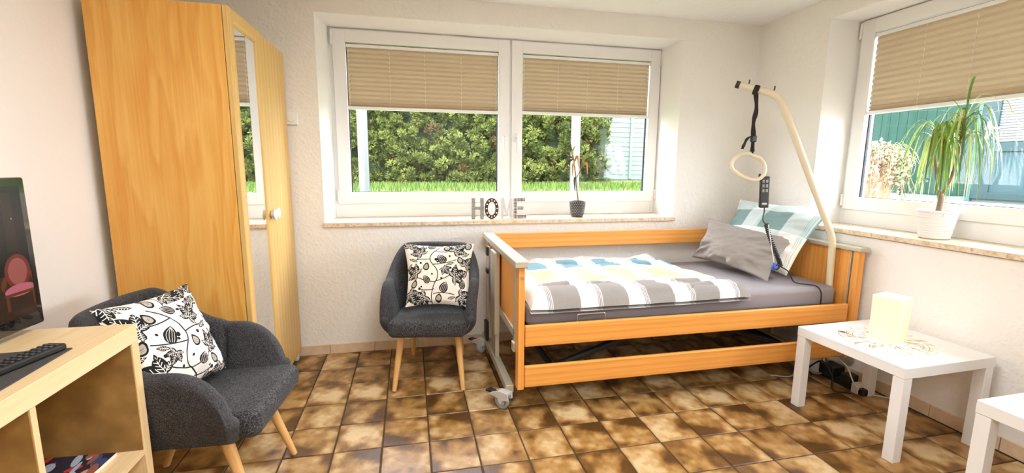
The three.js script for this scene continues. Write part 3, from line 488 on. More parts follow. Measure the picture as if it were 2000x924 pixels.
// ---------------------------------------------------------------- care bed
{
  const b = thing('care_bed', 'beech care bed with side rails and castors under the window', 'bed', [1.56, 0, -2.65]);
  const L = (g) => g.translate(-1.56, 0, 2.65);
  const zf = -2.15, zb = -3.145;
  // side rails
  const rail = (y0, y1, z0, z1, ou) => L(bx(0.552, y0, z0, 2.566, y1, z1, 0.008, 'x', ou));
  mesh('side_rail', rail(0.384, 0.498, zf - 0.026, zf, 0.1), M.bed, b); mesh('side_rail', rail(0.162, 0.279, zf - 0.026, zf, 0.43), M.bed, b);
  mesh('side_rail', rail(0.722, 0.832, zb, zb + 0.026, 0.2), M.bed, b); mesh('side_rail', rail(0.36, 0.46, zb, zb + 0.026, 0.6), M.bed, b);
  // foot end
  for (const [z0, z1] of [[zf - 0.055, zf + 0.002], [zb, zb + 0.055]]) { mesh('corner_post', L(bx(0.516, 0.155, z0, 0.549, 0.805, z1, 0.003)), M.bed, b); }
  mesh('end_cap_bar', L(bx(0.492, 0.803, zb - 0.01, 0.562, 0.84, zf + 0.02, 0.006)), M.metal, b);
  mesh('end_panel', L(bx(0.522, 0.45, -3.06, 0.54, 0.803, -2.262, 0.002)), M.bed, b);
  mesh('panel_frame', [bx(0.514, 0.405, -3.08, 0.545, 0.45, -2.235, 0.003), bx(0.514, 0.36, -2.262, 0.545, 0.803, -2.225, 0.003), bx(0.514, 0.405, -3.08, 0.545, 0.803, -3.06, 0.003)].map(L), M.metal, b);
  mesh('bracket', L(bx(0.505, 0.335, -2.262, 0.53, 0.385, -2.215, 0.004)), M.metal, b);
  mesh('screw', L(new THREE.CylinderGeometry(0.009, 0.009, 0.004, 16).rotateX(Math.PI / 2).translate(0.533, 0.752, zf + 0.003)), M.steel, b);
  // head end
  for (const [z0, z1] of [[zf - 0.03, zf + 0.008], [zb, zb + 0.055]]) mesh('corner_post', L(bx(2.588, 0.155, z0, 2.632, 0.815, z1, 0.003)), M.bed, b);
  mesh('end_cap_bar', L(bx(2.572, 0.815, zb - 0.01, 2.648, 0.842, zf + 0.022, 0.006)), M.metal, b);
  mesh('end_panel', L(bx(2.596, 0.3, -3.06, 2.614, 0.815, -2.272, 0.002, 'y', 0.15)), M.bed, b);
  mesh('end_panel', L(bx(2.59, 0.3, -2.268, 2.62, 0.815, -2.2, 0.004, 'y', 0.35)), M.bed, b);
  mesh('panel_frame', L(bx(2.59, 0.3, -2.198, 2.612, 0.813, -2.192, 0.001)), M.metal, b);
  // lying surface and mechanism
  mesh('mattress_frame', [bx(0.58, 0.40, -2.27, 2.56, 0.44, -2.22), bx(0.58, 0.40, -3.1, 2.56, 0.44, -3.06), bx(0.58, 0.40, -3.06, 0.62, 0.44, -2.27), bx(2.52, 0.40, -3.06, 2.56, 0.44, -2.27)].map(L), M.darkmetal, b);
  for (let k = 0; k < 9; k++) mesh('slat', L(bx(0.66 + k * 0.21, 0.442, -3.08, 0.74 + k * 0.21, 0.456, -2.25)), M.darkmetal, b);
  mesh('lift_frame', [rod(V(0.75, 0.14, -2.4), V(1.55, 0.39, -2.4), 0.02), rod(V(0.75, 0.14, -2.9), V(1.55, 0.39, -2.9), 0.02), rod(V(2.4, 0.14, -2.4), V(1.7, 0.39, -2.4), 0.02), rod(V(2.4, 0.14, -2.9), V(1.7, 0.39, -2.9), 0.02), rod(V(2.35, 0.16, -2.95), V(2.35, 0.16, -2.3), 0.02), rod(V(0.78, 0.15, -2.95), V(0.78, 0.15, -2.3), 0.02)].map(L), M.darkmetal, b);
  mesh('lift_motor', L(bx(1.35, 0.27, -2.75, 1.75, 0.36, -2.6, 0.02)), M.black, b);
  mesh('mattress_holder', L(tube([[0.85, 0.46, -2.2], [0.85, 0.515, -2.2], [0.858, 0.524, -2.2], [1.0, 0.526, -2.2], [1.008, 0.517, -2.2], [1.008, 0.46, -2.2]], 0.0045, 50, 8, 0.1)), M.steel, b);
  // undercarriages with columns and castors
  for (const [x, cx] of [[0.50, -0.03], [2.5, 0.02]]) {
    mesh('base_bar', L(bx(x - 0.022, 0.085, -3.1, x + 0.022, 0.13, -2.26, 0.006)), M.metal, b);
    mesh('column', [bx(x - 0.012, 0.13, -2.75, x + 0.014, 0.37, -2.635, 0.004), bx(x - 0.02, 0.28, -2.77, x + 0.013, x < 1 ? 0.79 : 0.4, -2.62, 0.004)].map(L), M.metal, b);
    if (x < 1) mesh('guide_rail', L(bx(x - 0.01, 0.16, -2.96, x + 0.012, 0.78, -2.88, 0.004)), M.steel, b), mesh('clamp', [bx(x - 0.022, 0.72, -2.95, x - 0.008, 0.78, -2.89, 0.004), bx(x - 0.022, 0.6, -2.95, x - 0.008, 0.63, -2.89, 0.004), bx(x - 0.03, 0.14, -2.96, x - 0.008, 0.27, -2.88, 0.006)].map(L), M.black, b);
    for (const z of [-2.25, -3.02]) {
      const w = 0.5, q = (g) => L(g.rotateY(-0.9).translate(x + cx, 0, z)), R = 0.045;
      const rim = lathe([[0.028, -0.012], [R - 0.004, -0.012], [R, -0.008], [R, 0.008], [R - 0.004, 0.012], [0.028, 0.012], [0.028, -0.012]], 28).rotateX(Math.PI / 2).translate(-0.02, R, 0);
      const c = mesh('castor_wheel', q(rim), M.tyre, b); mesh('wheel_disc', q(new THREE.CylinderGeometry(0.029, 0.029, 0.018, 24).rotateX(Math.PI / 2).translate(-0.02, R, 0)), M.caster, c);
      const hs = new THREE.Shape(); hs.moveTo(0.034, 0.104); hs.lineTo(0.034, 0.07); hs.quadraticCurveTo(0.02, 0.062, 0.0, 0.058); hs.lineTo(-0.012, 0.034); hs.lineTo(-0.026, 0.034); hs.lineTo(-0.03, 0.062); hs.quadraticCurveTo(-0.06, 0.07, -0.098, 0.066); hs.quadraticCurveTo(-0.06, 0.096, -0.01, 0.104); hs.closePath();
      const ext = (zz) => new THREE.ExtrudeGeometry(hs, { depth: 0.006, bevelEnabled: true, bevelSize: 0.002, bevelThickness: 0.002, bevelSegments: 1 }).translate(0, 0, zz);
      mesh('castor_fork', [q(ext(0.016)), q(ext(-0.022)), q(bx(-0.04, 0.084, -0.018, 0.03, 0.1, 0.018, 0.004)), q(new THREE.CylinderGeometry(0.006, 0.006, 0.05, 12).rotateX(Math.PI / 2).translate(-0.02, R, 0))], M.caster, b);
      mesh('brake_lever', q(bx(-0.125, 0.072, -0.02, -0.07, 0.084, 0.02, 0.005)), M.black, b);
    }
  }
}
{
  const g = new RoundedBoxGeometry(1.98, 0.125, 0.855, 6, 0.03), p = g.attributes.position;
  for (let i = 0; i < p.count; i++) { const x = p.getX(i), y = p.getY(i), z = p.getZ(i); if (y > 0) p.setY(i, y + 0.004 * (fbm(x * 3 + 20, z * 3 + 20, 3) - 0.5)); }
  g.computeVertexNormals(); const m = mesh('mattress', uvm(g), M.sheet); m.position.set(1.575, 0.521, -2.665); tag(m, 'mattress under a mauve grey fitted sheet on the care bed', 'mattress');
}
// plaid print: columns along u (0.3 m repeat), rows along v from the front
const plaid = (u, v, rows) => {
  const c = (u / 0.3) % 1, colr = sstep(0.44, 0.455, c) * (1 - sstep(0.985, 1, c)), near = Math.min(Math.abs(c - 0.36), Math.abs(c - 0.39), Math.abs(c - 0.42));
  const row = rows.find((q) => v < q[0]) ?? rows[rows.length - 1]; const w = 1 + (vnoise(u * 400, v * 400, 4096, 4096) - 0.5) * 0.06;
  let col = mixc(row[2], row[1], colr); if (near < 0.008) col = mixc(col, row[3], 0.8); return col.map((q) => q * w);
};
{
  const rows = [[0.27, [148, 141, 137], [216, 212, 211], [122, 114, 110]], [0.285, [214, 213, 204], [223, 221, 218], [204, 202, 195]], [0.56, [204, 209, 164], [214, 215, 196], [202, 207, 170]], [0.6, [214, 219, 218], [223, 223, 221], [212, 213, 213]], [0.84, [112, 148, 158], [194, 206, 212], [150, 174, 182]], [2, [192, 186, 184], [234, 232, 230], [220, 216, 214]]];
  const tex = dataTex(1024, 768, (u, v) => plaid(u * 1.42, v * 1.0, rows), true);
  const mat = std(0xffffff, 0.9, { map: tex, bumpMap: T.weave, bumpScale: 0.0003, sheen: 0.2 });
  // folded duvet: thick cloth with a rolled rim, hanging slightly over the front edge of the mattress
  const NX = 90, NZ = 60, top = (u, v) => {
    const x0 = 0.592, zF = -2.2, zB = -3.06, wob = (fbm(u * 6 + 3, 2, 3) - 0.5) * 0.03, z = lerp(zF + wob * 0.6, zB, v), x1 = lerp(1.86, 1.93, Math.exp(-Math.pow((v - 0.12) / 0.2, 2))) - 0.12 * sstep(0.3, 0.9, v) + (fbm(v * 4, 7, 3) - 0.5) * 0.05, x = lerp(x0, x1, u);
    const ed = Math.min(u * 1.3 / 0.06, (1 - u) * 1.3 / 0.07, v * 0.85 / 0.055, (1 - v) * 0.85 / 0.06), rim = Math.sqrt(1 - Math.pow(1 - clamp(ed), 2));
    const n = fbm(u * 4 + 2, v * 3 + 5, 4) - 0.5, cr = Math.pow(1 - Math.abs(fbm(u * 3 + v * 2 + 8, v * 7 + 1, 3) - 0.5) * 2, 8);
    const fr = sstep(0.12, 0, v), H = lerp(0.055, 0.085, sstep(0.2, 0.8, v)) + n * 0.05 - cr * 0.022;
    return { x, z: z + fr * 0.01, y: 0.582 + (wob * 0.5 - 0.022) * fr + 0.004 + H * rim, b: 0.581 + (wob * 0.4 - 0.036) * fr };
  };
  const a = grid(NX, NZ, (u, v) => { const q = top(u, v); return [q.x, q.y, q.z, u, v]; }), c = grid(NX, NZ, (u, v) => { const q = top(1 - u, v); return [q.x, q.b, q.z, 1 - u, v]; });
  tag(mesh('duvet', [a, c], mat), 'folded plaid duvet in grey, cream and teal on the bed', 'duvet');
  const rows2 = [[0.2, [226, 226, 214], [238, 238, 232], [200, 200, 190]], [0.42, [224, 226, 206], [238, 238, 230], [205, 205, 190]], [0.52, [214, 222, 220], [236, 240, 240], [190, 200, 200]], [0.82, [126, 154, 152], [200, 212, 214], [160, 186, 186]], [2, [196, 210, 210], [236, 238, 240], [190, 200, 202]]];
  const tex2 = dataTex(768, 768, (u, v) => plaid(u * 0.62 + 0.12, v, rows2), true);
  tag(mesh('bed_pillow', bag([[2.26, 0.64, -3.02], [2.36, 0.615, -2.42], [2.648, 1.065, -2.385], [2.455, 1.065, -3.02]], 0.16, { seed: 4, wr: 0.014, pull: 0.04, side: 0.3 }), std(0xffffff, 0.9, { map: tex2, bumpMap: T.weave, bumpScale: 0.0003 })), 'plaid teal and white pillow leaning on the headboard', 'pillow', 'pillows on the bed');
  tag(mesh('bed_pillow', bag([[2.085, 0.628, -3.035], [2.165, 0.602, -2.36], [2.475, 0.862, -2.47], [2.165, 0.93, -2.97]], 0.15, { seed: 9, wr: 0.015, pull: 0.05, side: 0.4 }), M.pillowgrey), 'plain taupe grey pillow in front of the plaid pillow', 'pillow', 'pillows on the bed');
}
// lifting pole, strap with grab handle, hand control
{
  const p = thing('lifting_pole', 'cream steel lifting pole rising from the head of the bed', 'pole', [2.565, 0, -2.295]);
  const L = (g) => g.translate(-2.565, 0, 2.295);
  const curve = (pts, rad) => { const out = [pts[0]]; for (let k = 1; k < pts.length - 1; k++) { const a = pts[k].clone().sub(pts[k - 1]).normalize(), c = pts[k + 1].clone().sub(pts[k]).normalize(); for (let i = 0; i <= 6; i++) { const t = i / 6, A = pts[k].clone().addScaledVector(a, -rad), B = pts[k].clone().addScaledVector(c, rad); out.push(A.clone().multiplyScalar((1 - t) ** 2).addScaledVector(pts[k], 2 * t * (1 - t)).addScaledVector(B, t * t)); } } out.push(pts[pts.length - 1]); return out; };
  const pts = curve([V(2.562, 0.40, -2.287), V(2.56, 0.87, -2.30), V(2.205, 1.742, -2.45), V(2.03, 1.814, -2.585)], 0.07);
  const path = new THREE.CurvePath(); for (let k = 0; k < pts.length - 1; k++) path.add(new THREE.LineCurve3(pts[k], pts[k + 1]));
  mesh('tube', L(new THREE.TubeGeometry(path, 140, 0.0205, 18)), M.pole, p);
  mesh('end_cap', L(rod(V(2.03, 1.814, -2.585), V(2.012, 1.8214, -2.599), 0.0225, 0.0225, 18)), M.black, p);
  for (const f of [0.22, 0.86]) { const a = V(2.03, 1.814, -2.585).lerp(V(2.205, 1.742, -2.45), f); mesh('stop_pin', L(rod(a, a.clone().add(V(0.006, 0.045, 0)), 0.004)), M.black, p); }
  const h = thing('grab_handle', 'cream triangular grab handle on a black strap under the lifting pole', 'handle', [2.12, 1.40, -2.535]);
  const LH = (g) => g.translate(-2.12, -1.40, 2.535);
  const ribbon = (ps, w, dir, th = 0.003) => { const c = new THREE.CatmullRomCurve3(ps.map((q) => V(...q))), n = 40, d = V(...dir).normalize(); return grid(3, n, (u, v) => { const q = c.getPoint(v), tn = c.getTangent(v), sd = d.clone().cross(tn).cross(tn).normalize(), up = sd.clone().cross(tn); const k = Math.round(u * 3), s = [-1, 1, 1, -1][k] * w / 2, o = [0, 0, th, th][k]; const tw = 1 - 0.5 * Math.pow(Math.sin(v * 9), 2) * 0.6; q.addScaledVector(sd, s * tw).addScaledVector(up, o); return [q.x, q.y, q.z]; }); };
  const a = V(2.03, 1.814, -2.585).lerp(V(2.205, 1.742, -2.45), 0.42);
  const ring = new THREE.TorusGeometry(0.026, 0.0045, 8, 28); ring.scale(1, 1, 3.4); ring.applyQuaternion(new THREE.Quaternion().setFromUnitVectors(V(0, 0, 1), V(0.175, -0.072, 0.135).normalize())); ring.translate(a.x, a.y - 0.004, a.z);
  mesh('strap', [LH(ring), LH(ribbon([[a.x, a.y - 0.026, a.z + 0.002], [2.115, 1.66, -2.525], [2.107, 1.585, -2.53], [2.118, 1.5, -2.535], [2.124, 1.405, -2.54]], 0.028, [0.7, 0, 0.7])), LH(ribbon([[2.116, 1.505, -2.53], [2.075, 1.485, -2.53], [2.05, 1.44, -2.53], [2.042, 1.42, -2.53]], 0.024, [0.2, 0, 1])), LH(ribbon([[2.13, 1.5, -2.537], [2.124, 1.45, -2.537], [2.13, 1.385, -2.541]], 0.02, [0, 0, 1]))], std(new THREE.Color().setRGB(0.014, 0.012, 0.011), 0.8, { side: THREE.DoubleSide }), h);
  mesh('buckle', LH(bx(2.103, 1.465, -2.545, 2.137, 1.505, -2.522, 0.005)), M.black, h);
  mesh('grip', LH(new THREE.TubeGeometry(new THREE.CatmullRomCurve3([[2.13, 1.378], [2.095, 1.392], [2.045, 1.382], [2.012, 1.345], [2.01, 1.305], [2.045, 1.268], [2.105, 1.236], [2.16, 1.228], [2.196, 1.262], [2.197, 1.315], [2.17, 1.36]].map(([x, y]) => V(x, y, -2.541 + (x - 2.1) * 0.35)), true), 90, 0.0115, 12)), M.pole, h);
  const c = thing('hand_control', 'black hand control with grey buttons and coiled cable hanging over the pillow', 'remote control', [2.222, 1.15, -2.52]);
  const CL = (g) => g.translate(-2.222, -1.15, 2.52);
  const rot = (g) => g.rotateZ(0.04).rotateY(-0.45);
  mesh('case', rot(bx(-0.027, -0.1, -0.016, 0.027, 0.1, 0.016, 0.006)), M.black, c);
  mesh('face_plate', rot(bx(-0.022, -0.094, 0.015, 0.022, 0.094, 0.018, 0.001)), std(new THREE.Color().setRGB(0.05, 0.05, 0.055), 0.4), c);
  for (let k = 0; k < 6; k++) mesh('button', rot(bx(-0.017 + (k % 2) * 0.02, 0.06 - Math.floor(k / 2) * 0.03, 0.017, -0.004 + (k % 2) * 0.02, 0.08 - Math.floor(k / 2) * 0.03, 0.021, 0.002)), std(0x9a9a96, 0.5), c);
  mesh('label_plate', rot(bx(-0.014, -0.08, 0.017, 0.014, -0.068, 0.0195, 0.001)), std(0xd8d8d8, 0.5), c);
  mesh('hook', [CL(tube([[2.20, 1.25, -2.53], [2.19, 1.262, -2.535], [2.178, 1.24, -2.52], [2.18, 1.222, -2.51]], 0.006, 20)), CL(rod(V(2.215, 1.252, -2.525), V(2.185, 1.258, -2.525), 0.006))], M.black, c);
  const lead = [[2.235, 1.05, -2.52], [2.236, 1.02, -2.52], [2.226, 0.99, -2.515], [2.222, 0.965, -2.505], [2.232, 0.945, -2.49]];
  mesh('lead', CL(tube(lead, 0.0035, 24)), M.cable, c);
  const sp = new THREE.CatmullRomCurve3([[2.232, 0.95, -2.49], [2.236, 0.88, -2.46], [2.246, 0.80, -2.42], [2.258, 0.735, -2.39], [2.266, 0.69, -2.375]].map((q) => V(...q))), coil = [], turns = 26;
  for (let k = 0; k <= turns * 12; k++) { const t = k / (turns * 12), q = sp.getPoint(t), tn = sp.getTangent(t), s1 = V(1, 0, 0).cross(tn).normalize(), s2 = tn.clone().cross(s1), an = (k / 12) * 2 * Math.PI; coil.push(q.addScaledVector(s1, Math.cos(an) * 0.0115).addScaledVector(s2, Math.sin(an) * 0.0115)); }
  mesh('coiled_cable', CL(new THREE.TubeGeometry(new THREE.CatmullRomCurve3(coil), turns * 12, 0.0036, 6)), M.cable, c);
  mesh('plug_ring', CL(new THREE.TorusGeometry(0.014, 0.006, 8, 20).translate(2.235, 0.69, -2.37)), M.cable, c);
  mesh('lead_to_bed', CL(tube([[2.266, 0.69, -2.375], [2.29, 0.665, -2.335], [2.315, 0.61, -2.32], [2.35, 0.594, -2.31], [2.39, 0.592, -2.28], [2.42, 0.588, -2.245], [2.432, 0.55, -2.222], [2.434, 0.47, -2.22]], 0.004, 60)), M.cable, c);
  mesh('pull_cord', CL(rod(V(2.232, 0.945, -2.47), V(2.197, 0.715, -2.355), 0.0022)), M.cablewhite, c);
  mesh('cord_tassel', CL(lathe([[0, 0.03], [0.006, 0.028], [0.009, 0.01], [0.016, -0.006], [0.008, -0.014], [0, -0.016]], 14).translate(2.194, 0.695, -2.35)), std(0x2a56c8, 0.5), c);
}

// ---------------------------------------------------------------- white side tables
function sideTable(label, x0, z0, turn) {
  const S = 0.55, t = thing('side_table', label, 'table', [x0 + S / 2, 0, z0 + S / 2], turn, 'white square side tables'), h = S / 2, q = 0.0015;
  mesh('tabletop', bx(-h, 0.4, -h, h, 0.45, h, 0.0025), M.white, t);
  for (const sx of [-1, 1]) for (const sz of [-1, 1]) mesh('leg', bx(sx * h - (sx > 0 ? 0.05 : -q), 0, sz * h - (sz > 0 ? 0.05 : -q), sx * h + (sx > 0 ? -q : 0.05), 0.4, sz * h + (sz > 0 ? -q : 0.05), 0.0025), M.white, t);
  return t;
}
sideTable('white square side table carrying the glowing lamp', 2.06, -2.0, 0.03);
sideTable('white square side table cut off by the right picture edge', 2.06, -1.185, 0.02);
{
  const m = thing('table_mat', 'round white mat with a leaf print under the glowing lamp', 'mat', [2.31, 0.4505, -1.735]);
  const tex = canvasTex(768, 768, (x, w) => {
    x.fillStyle = '#efebe4'; x.fillRect(0, 0, w, w); x.translate(w / 2, w / 2); const r = rng(8);
    const cols = ['#6d7a58', '#8a8f6a', '#b79a58', '#9a7a40', '#c8b27a', '#7d8892'];
    for (let k = 0; k < 190; k++) { const a = r() * 6.283, d = 150 + r() * 220; x.save(); x.rotate(a); x.translate(d, 0); x.rotate(1.2 + r() * 0.9); x.strokeStyle = x.fillStyle = cols[Math.floor(r() * 6)]; x.lineWidth = 3; x.globalAlpha = 0.75; const l = 22 + r() * 34; x.beginPath(); x.moveTo(0, -l); x.quadraticCurveTo(9 + r() * 9, 0, 0, l); x.quadraticCurveTo(-9 - r() * 9, 0, 0, -l); r() < 0.5 ? x.fill() : x.stroke(); x.restore(); }
    x.strokeStyle = '#8d7c50'; x.lineWidth = 4; for (let k = 0; k < 22; k++) { const a = r() * 6.28; x.beginPath(); x.arc(0, 0, 180 + r() * 180, a, a + 0.5 + r() * 0.5); x.stroke(); }
    x.fillStyle = '#4b3768'; x.beginPath(); x.ellipse(-300, 60, 34, 26, 0, 0, 7); x.fill(); x.fillStyle = '#c98a5a'; x.beginPath(); x.ellipse(-240, 85, 50, 16, 0.4, 0, 7); x.fill();
  });
  const disc = new THREE.CylinderGeometry(0.205, 0.205, 0.002, 56).translate(0, 0.001, 0); mesh('disc', disc, std(0xffffff, 0.6, { map: tex }), m); m.rotation.y = 0.5;
}
{
  const c = thing('glowing_lamp', 'glowing cream block lamp on the white side table', 'lamp', [2.335, 0.4528, -1.735], 0.0);
  const s = 0.056, H = 0.225, sh = new THREE.Shape(), r = 0.008; sh.moveTo(-s + r, -s); sh.lineTo(s - r, -s); sh.quadraticCurveTo(s, -s, s, -s + r); sh.lineTo(s, s - r); sh.quadraticCurveTo(s, s, s - r, s); sh.lineTo(-s + r, s); sh.quadraticCurveTo(-s, s, -s, s - r); sh.lineTo(-s, -s + r); sh.quadraticCurveTo(-s, -s, -s + r, -s);
  const g = new THREE.ExtrudeGeometry(sh, { depth: H - 0.006, bevelEnabled: true, bevelSize: 0.003, bevelThickness: 0.003, bevelSegments: 2, steps: 8 }); g.rotateX(-Math.PI / 2); g.translate(0, 0.003, 0);
  const p = g.attributes.position; for (let i = 0; i < p.count; i++) { const y = p.getY(i), k = 1 + 0.05 * (y / H); p.setX(i, p.getX(i) * k); p.setZ(i, p.getZ(i) * k); } g.computeVertexNormals();
  mesh('wax_block', g, new THREE.MeshStandardMaterial({ color: new THREE.Color().setRGB(0.72, 0.66, 0.54), roughness: 0.6, emissive: new THREE.Color().setRGB(1, 0.74, 0.38), emissiveIntensity: 0.3 }), c); c.rotation.y = 0.24;
  const l = new THREE.PointLight(new THREE.Color().setRGB(1, 0.62, 0.3), 0.035, 0, 2); l.position.set(0, 0.12, 0); l.castShadow = true; l.shadow.radius = 2; c.add(l);
}
// plugs and cables under the table
{
  const s = thing('power_strip', 'dark power strip with black adapters under the table near the wall', 'power strip', [2.57, 0, -2.12]);
  mesh('strip', bx(-0.05, 0, -0.14, 0.0, 0.04, 0.16, 0.008), M.black, s); mesh('adapter', bx(-0.075, 0.03, -0.12, 0.02, 0.1, -0.02, 0.008), M.black, s); mesh('adapter', bx(-0.055, 0.035, 0.01, 0.02, 0.085, 0.07, 0.008), M.darkmetal, s); mesh('adapter', bx(-0.06, 0, 0.09, -0.0, 0.06, 0.13, 0.006), M.cablewhite, s);
  mesh('chrome_plug', cyl(0.014, 0.016, 0.05, 16, -0.06, 0.1, -0.1), M.steel, s);
  const cb = (name, label, pts, r, m) => tag(mesh(name, tube(pts, r, 60), m), label, 'cable', 'cables under the table');
  cb('power_cable', 'white cable looping over the adapters under the table', [[2.64, 0.2, -2.25], [2.6, 0.13, -2.2], [2.53, 0.125, -2.08], [2.5, 0.06, -2.0], [2.56, 0.012, -1.98], [2.64, 0.012, -1.9]], 0.004, M.cablewhite);
  cb('power_cable', 'black cable coiling beside the power strip under the table', [[2.35, 0.006, -2.28], [2.43, 0.05, -2.26], [2.45, 0.13, -2.18], [2.47, 0.06, -2.12], [2.42, 0.006, -2.06], [2.48, 0.006, -2.0]], 0.005, M.cable);
  cb('power_cable', 'grey cable lying on the tiles left of the power strip', [[2.2, 0.006, -2.3], [2.3, 0.006, -2.26], [2.38, 0.006, -2.3], [2.46, 0.02, -2.33], [2.62, 0.3, -2.4]], 0.004, M.cablewhite);
}

// ---------------------------------------------------------------- sill objects
{
  const gl = dataTex(128, 128, (u, v) => { const n = vnoise(u * 60, v * 60, 60, 60); return n > 0.72 ? [225, 220, 214] : n < 0.4 ? [70, 66, 64] : [150, 145, 140]; }, true, 1 / 0.05, 1 / 0.05);
  const z = -3.285, y = 0.9195, H = 0.152, D = 0.016, grp = 'letters of the word on the sill';
  const letter = (nm, label, geo, mat, x, dz = 0) => { const t = thing('letter_' + nm, label, 'letter', [x, y, z + dz], 0, grp); mesh('body', geo, mat, t); return t; };
  const bar = (x0, y0, x1, y1) => bx(x0, y0, -D / 2, x1, y1, D / 2, 0.0015);
  letter('h', 'speckled silver letter H standing on the window sill', [bar(0, 0, 0.026, H), bar(0.063, 0, 0.089, H), bar(0.024, 0.068, 0.065, 0.09)], std(0xffffff, 0.5, { map: gl }), 0.431);
  const red = std(0x35140f, 0.5), pearl = std(0xf0e6da, 0.35);
  const os = new THREE.Shape(); os.absellipse(0.05, H / 2, 0.05, H / 2, 0, Math.PI * 2); const oh = new THREE.Path(); oh.absellipse(0.05, H / 2, 0.029, 0.05, 0, Math.PI * 2); os.holes.push(oh);
  const o = letter('o', 'dark red letter O with white dots on the window sill', new THREE.ExtrudeGeometry(os, { depth: D, bevelEnabled: false, curveSegments: 32 }).translate(0, 0, -D / 2), red, 0.527, 0.012);
  for (let k = 0; k < 12; k++) { const a = (k / 12) * Math.PI * 2; mesh('dot', new THREE.SphereGeometry(0.0058, 12, 8).scale(1, 1, 0.5).translate(0.05 + Math.cos(a) * 0.0395, H / 2 + Math.sin(a) * 0.063, D / 2), pearl, o); }
  const ms = new THREE.Shape([[0, 0], [0.02, 0], [0.02, 0.098], [0.038, 0.02], [0.05, 0.02], [0.068, 0.098], [0.068, 0], [0.088, 0], [0.088, H], [0.066, H], [0.044, 0.06], [0.022, H], [0, H]].map((q) => new THREE.Vector2(...q)));
  letter('m', 'plain white letter M on the window sill', new THREE.ExtrudeGeometry(ms, { depth: D, bevelEnabled: false }).translate(0, 0, -D / 2), std(new THREE.Color().setRGB(0.6, 0.575, 0.55), 0.5), 0.645, 0.006);
  const ging = canvasTex(128, 128, (x) => { x.fillStyle = '#3c1a14'; x.fillRect(0, 0, 128, 128); x.fillStyle = '#efe4da'; for (let i = 0; i < 4; i++) for (let j = 0; j < 4; j++) x.fillRect(i * 32 + 8, j * 32 + 8, 19, 19); }); ging.repeat.set(1 / 0.044, 1 / 0.044);
  letter('e', 'dark red and white checked letter E on the window sill', [bar(0, 0, 0.024, H), bar(0.023, H - 0.026, 0.085, H), bar(0.023, 0.064, 0.072, 0.088), bar(0.023, 0, 0.094, 0.026)], std(0xffffff, 0.6, { map: ging }), 0.744, 0.004);
}
function ribbonLeaf(pts, w, fold = 0.25, n = 12, axis = V(0, 1, 0)) {                        // pointed leaf along a curve with a slight keel
  const c = new THREE.CatmullRomCurve3(pts.map((p) => (p.isVector3 ? p : V(...p))));
  return grid(2, n, (u, v) => { const p = c.getPoint(v), t = c.getTangent(v), s = axis.clone().cross(t); if (s.length() < 0.05) s.set(1, 0, 0.2); s.normalize(); const k = w * Math.pow(Math.sin(Math.PI * clamp(0.08 + v * 0.92)), 0.6) * (1 - v * 0.25); const up = t.clone().cross(s).normalize(); p.addScaledVector(s, (u - 0.5) * k).addScaledVector(up, Math.abs(u - 0.5) * k * fold); return [p.x, p.y, p.z, u, v]; });
}
{
  const p = thing('potted_plant', 'sparse drooping plant in a dark dimpled pot on the sill', 'plant', [1.26, 0.9195, -3.33]);
  const pot = lathe([[0, 0.004], [0.036, 0], [0.044, 0.004], [0.052, 0.03], [0.06, 0.08], [0.062, 0.115], [0.058, 0.124], [0.053, 0.12], [0.05, 0.105], [0, 0.105]], 36);
  mesh('pot', pot, std(new THREE.Color().setRGB(0.055, 0.05, 0.055), 0.4), p);
  const kn = []; for (let j = 0; j < 9; j++) for (let i = 0; i < 26; i++) { const a = ((i + (j % 2) / 2) / 26) * 6.2832, y = 0.01 + j * 0.0125, R = lerp(0.0455, 0.0625, clamp(y / 0.115) ** 0.8); kn.push(new THREE.SphereGeometry(0.0042, 6, 4).translate(Math.cos(a) * R, y, Math.sin(a) * R)); }
  mesh('dimples', kn, std(new THREE.Color().setRGB(0.30, 0.28, 0.29), 0.3, { metalness: 0.3 }), p);
  mesh('soil', cyl(0.049, 0.049, 0.006, 24, 0, 0.104, 0), std(0x3a2a1c, 1), p);
  mesh('stem', [tube([[0.005, 0.1, 0], [0.0, 0.16, 0], [-0.014, 0.23, 0.004], [-0.02, 0.31, 0], [-0.035, 0.40, 0], [-0.05, 0.46, 0.01]], 0.0045, 40), tube([[-0.018, 0.29, 0], [0.002, 0.33, 0], [0.02, 0.37, 0], [0.035, 0.41, 0.01]], 0.003, 20)], std(0x8a6a44, 0.8), p);
  const lm = [[-0.05, 0.46, -0.075, 0.53, -0.08, 0.56, 0x4a4a22], [-0.05, 0.45, -0.09, 0.45, -0.10, 0.34, 0x50401c], [-0.045, 0.44, -0.1, 0.41, -0.125, 0.36, 0x3c3018], [-0.03, 0.40, -0.05, 0.40, -0.055, 0.30, 0xb98a3a], [-0.035, 0.42, -0.02, 0.46, -0.005, 0.36, 0xc08850], [0.035, 0.41, 0.07, 0.43, 0.10, 0.34, 0x4a4420], [0.03, 0.4, 0.055, 0.41, 0.065, 0.32, 0xb9893a], [0.02, 0.38, 0.05, 0.47, 0.075, 0.5, 0x8a8a40], [-0.02, 0.3, -0.035, 0.29, -0.03, 0.19, 0x3e4018], [-0.04, 0.43, -0.06, 0.49, -0.04, 0.54, 0x9a9a4a]];
  for (const [a, b, c, d, e, f, col] of lm) mesh('leaf', ribbonLeaf([[a, b, 0], [c, d, 0.015], [e, f, 0.02]], 0.021, 0.25, 12, V(0.2, 0.3, 1).normalize()), std(col, 0.6, { side: THREE.DoubleSide }), p);
}
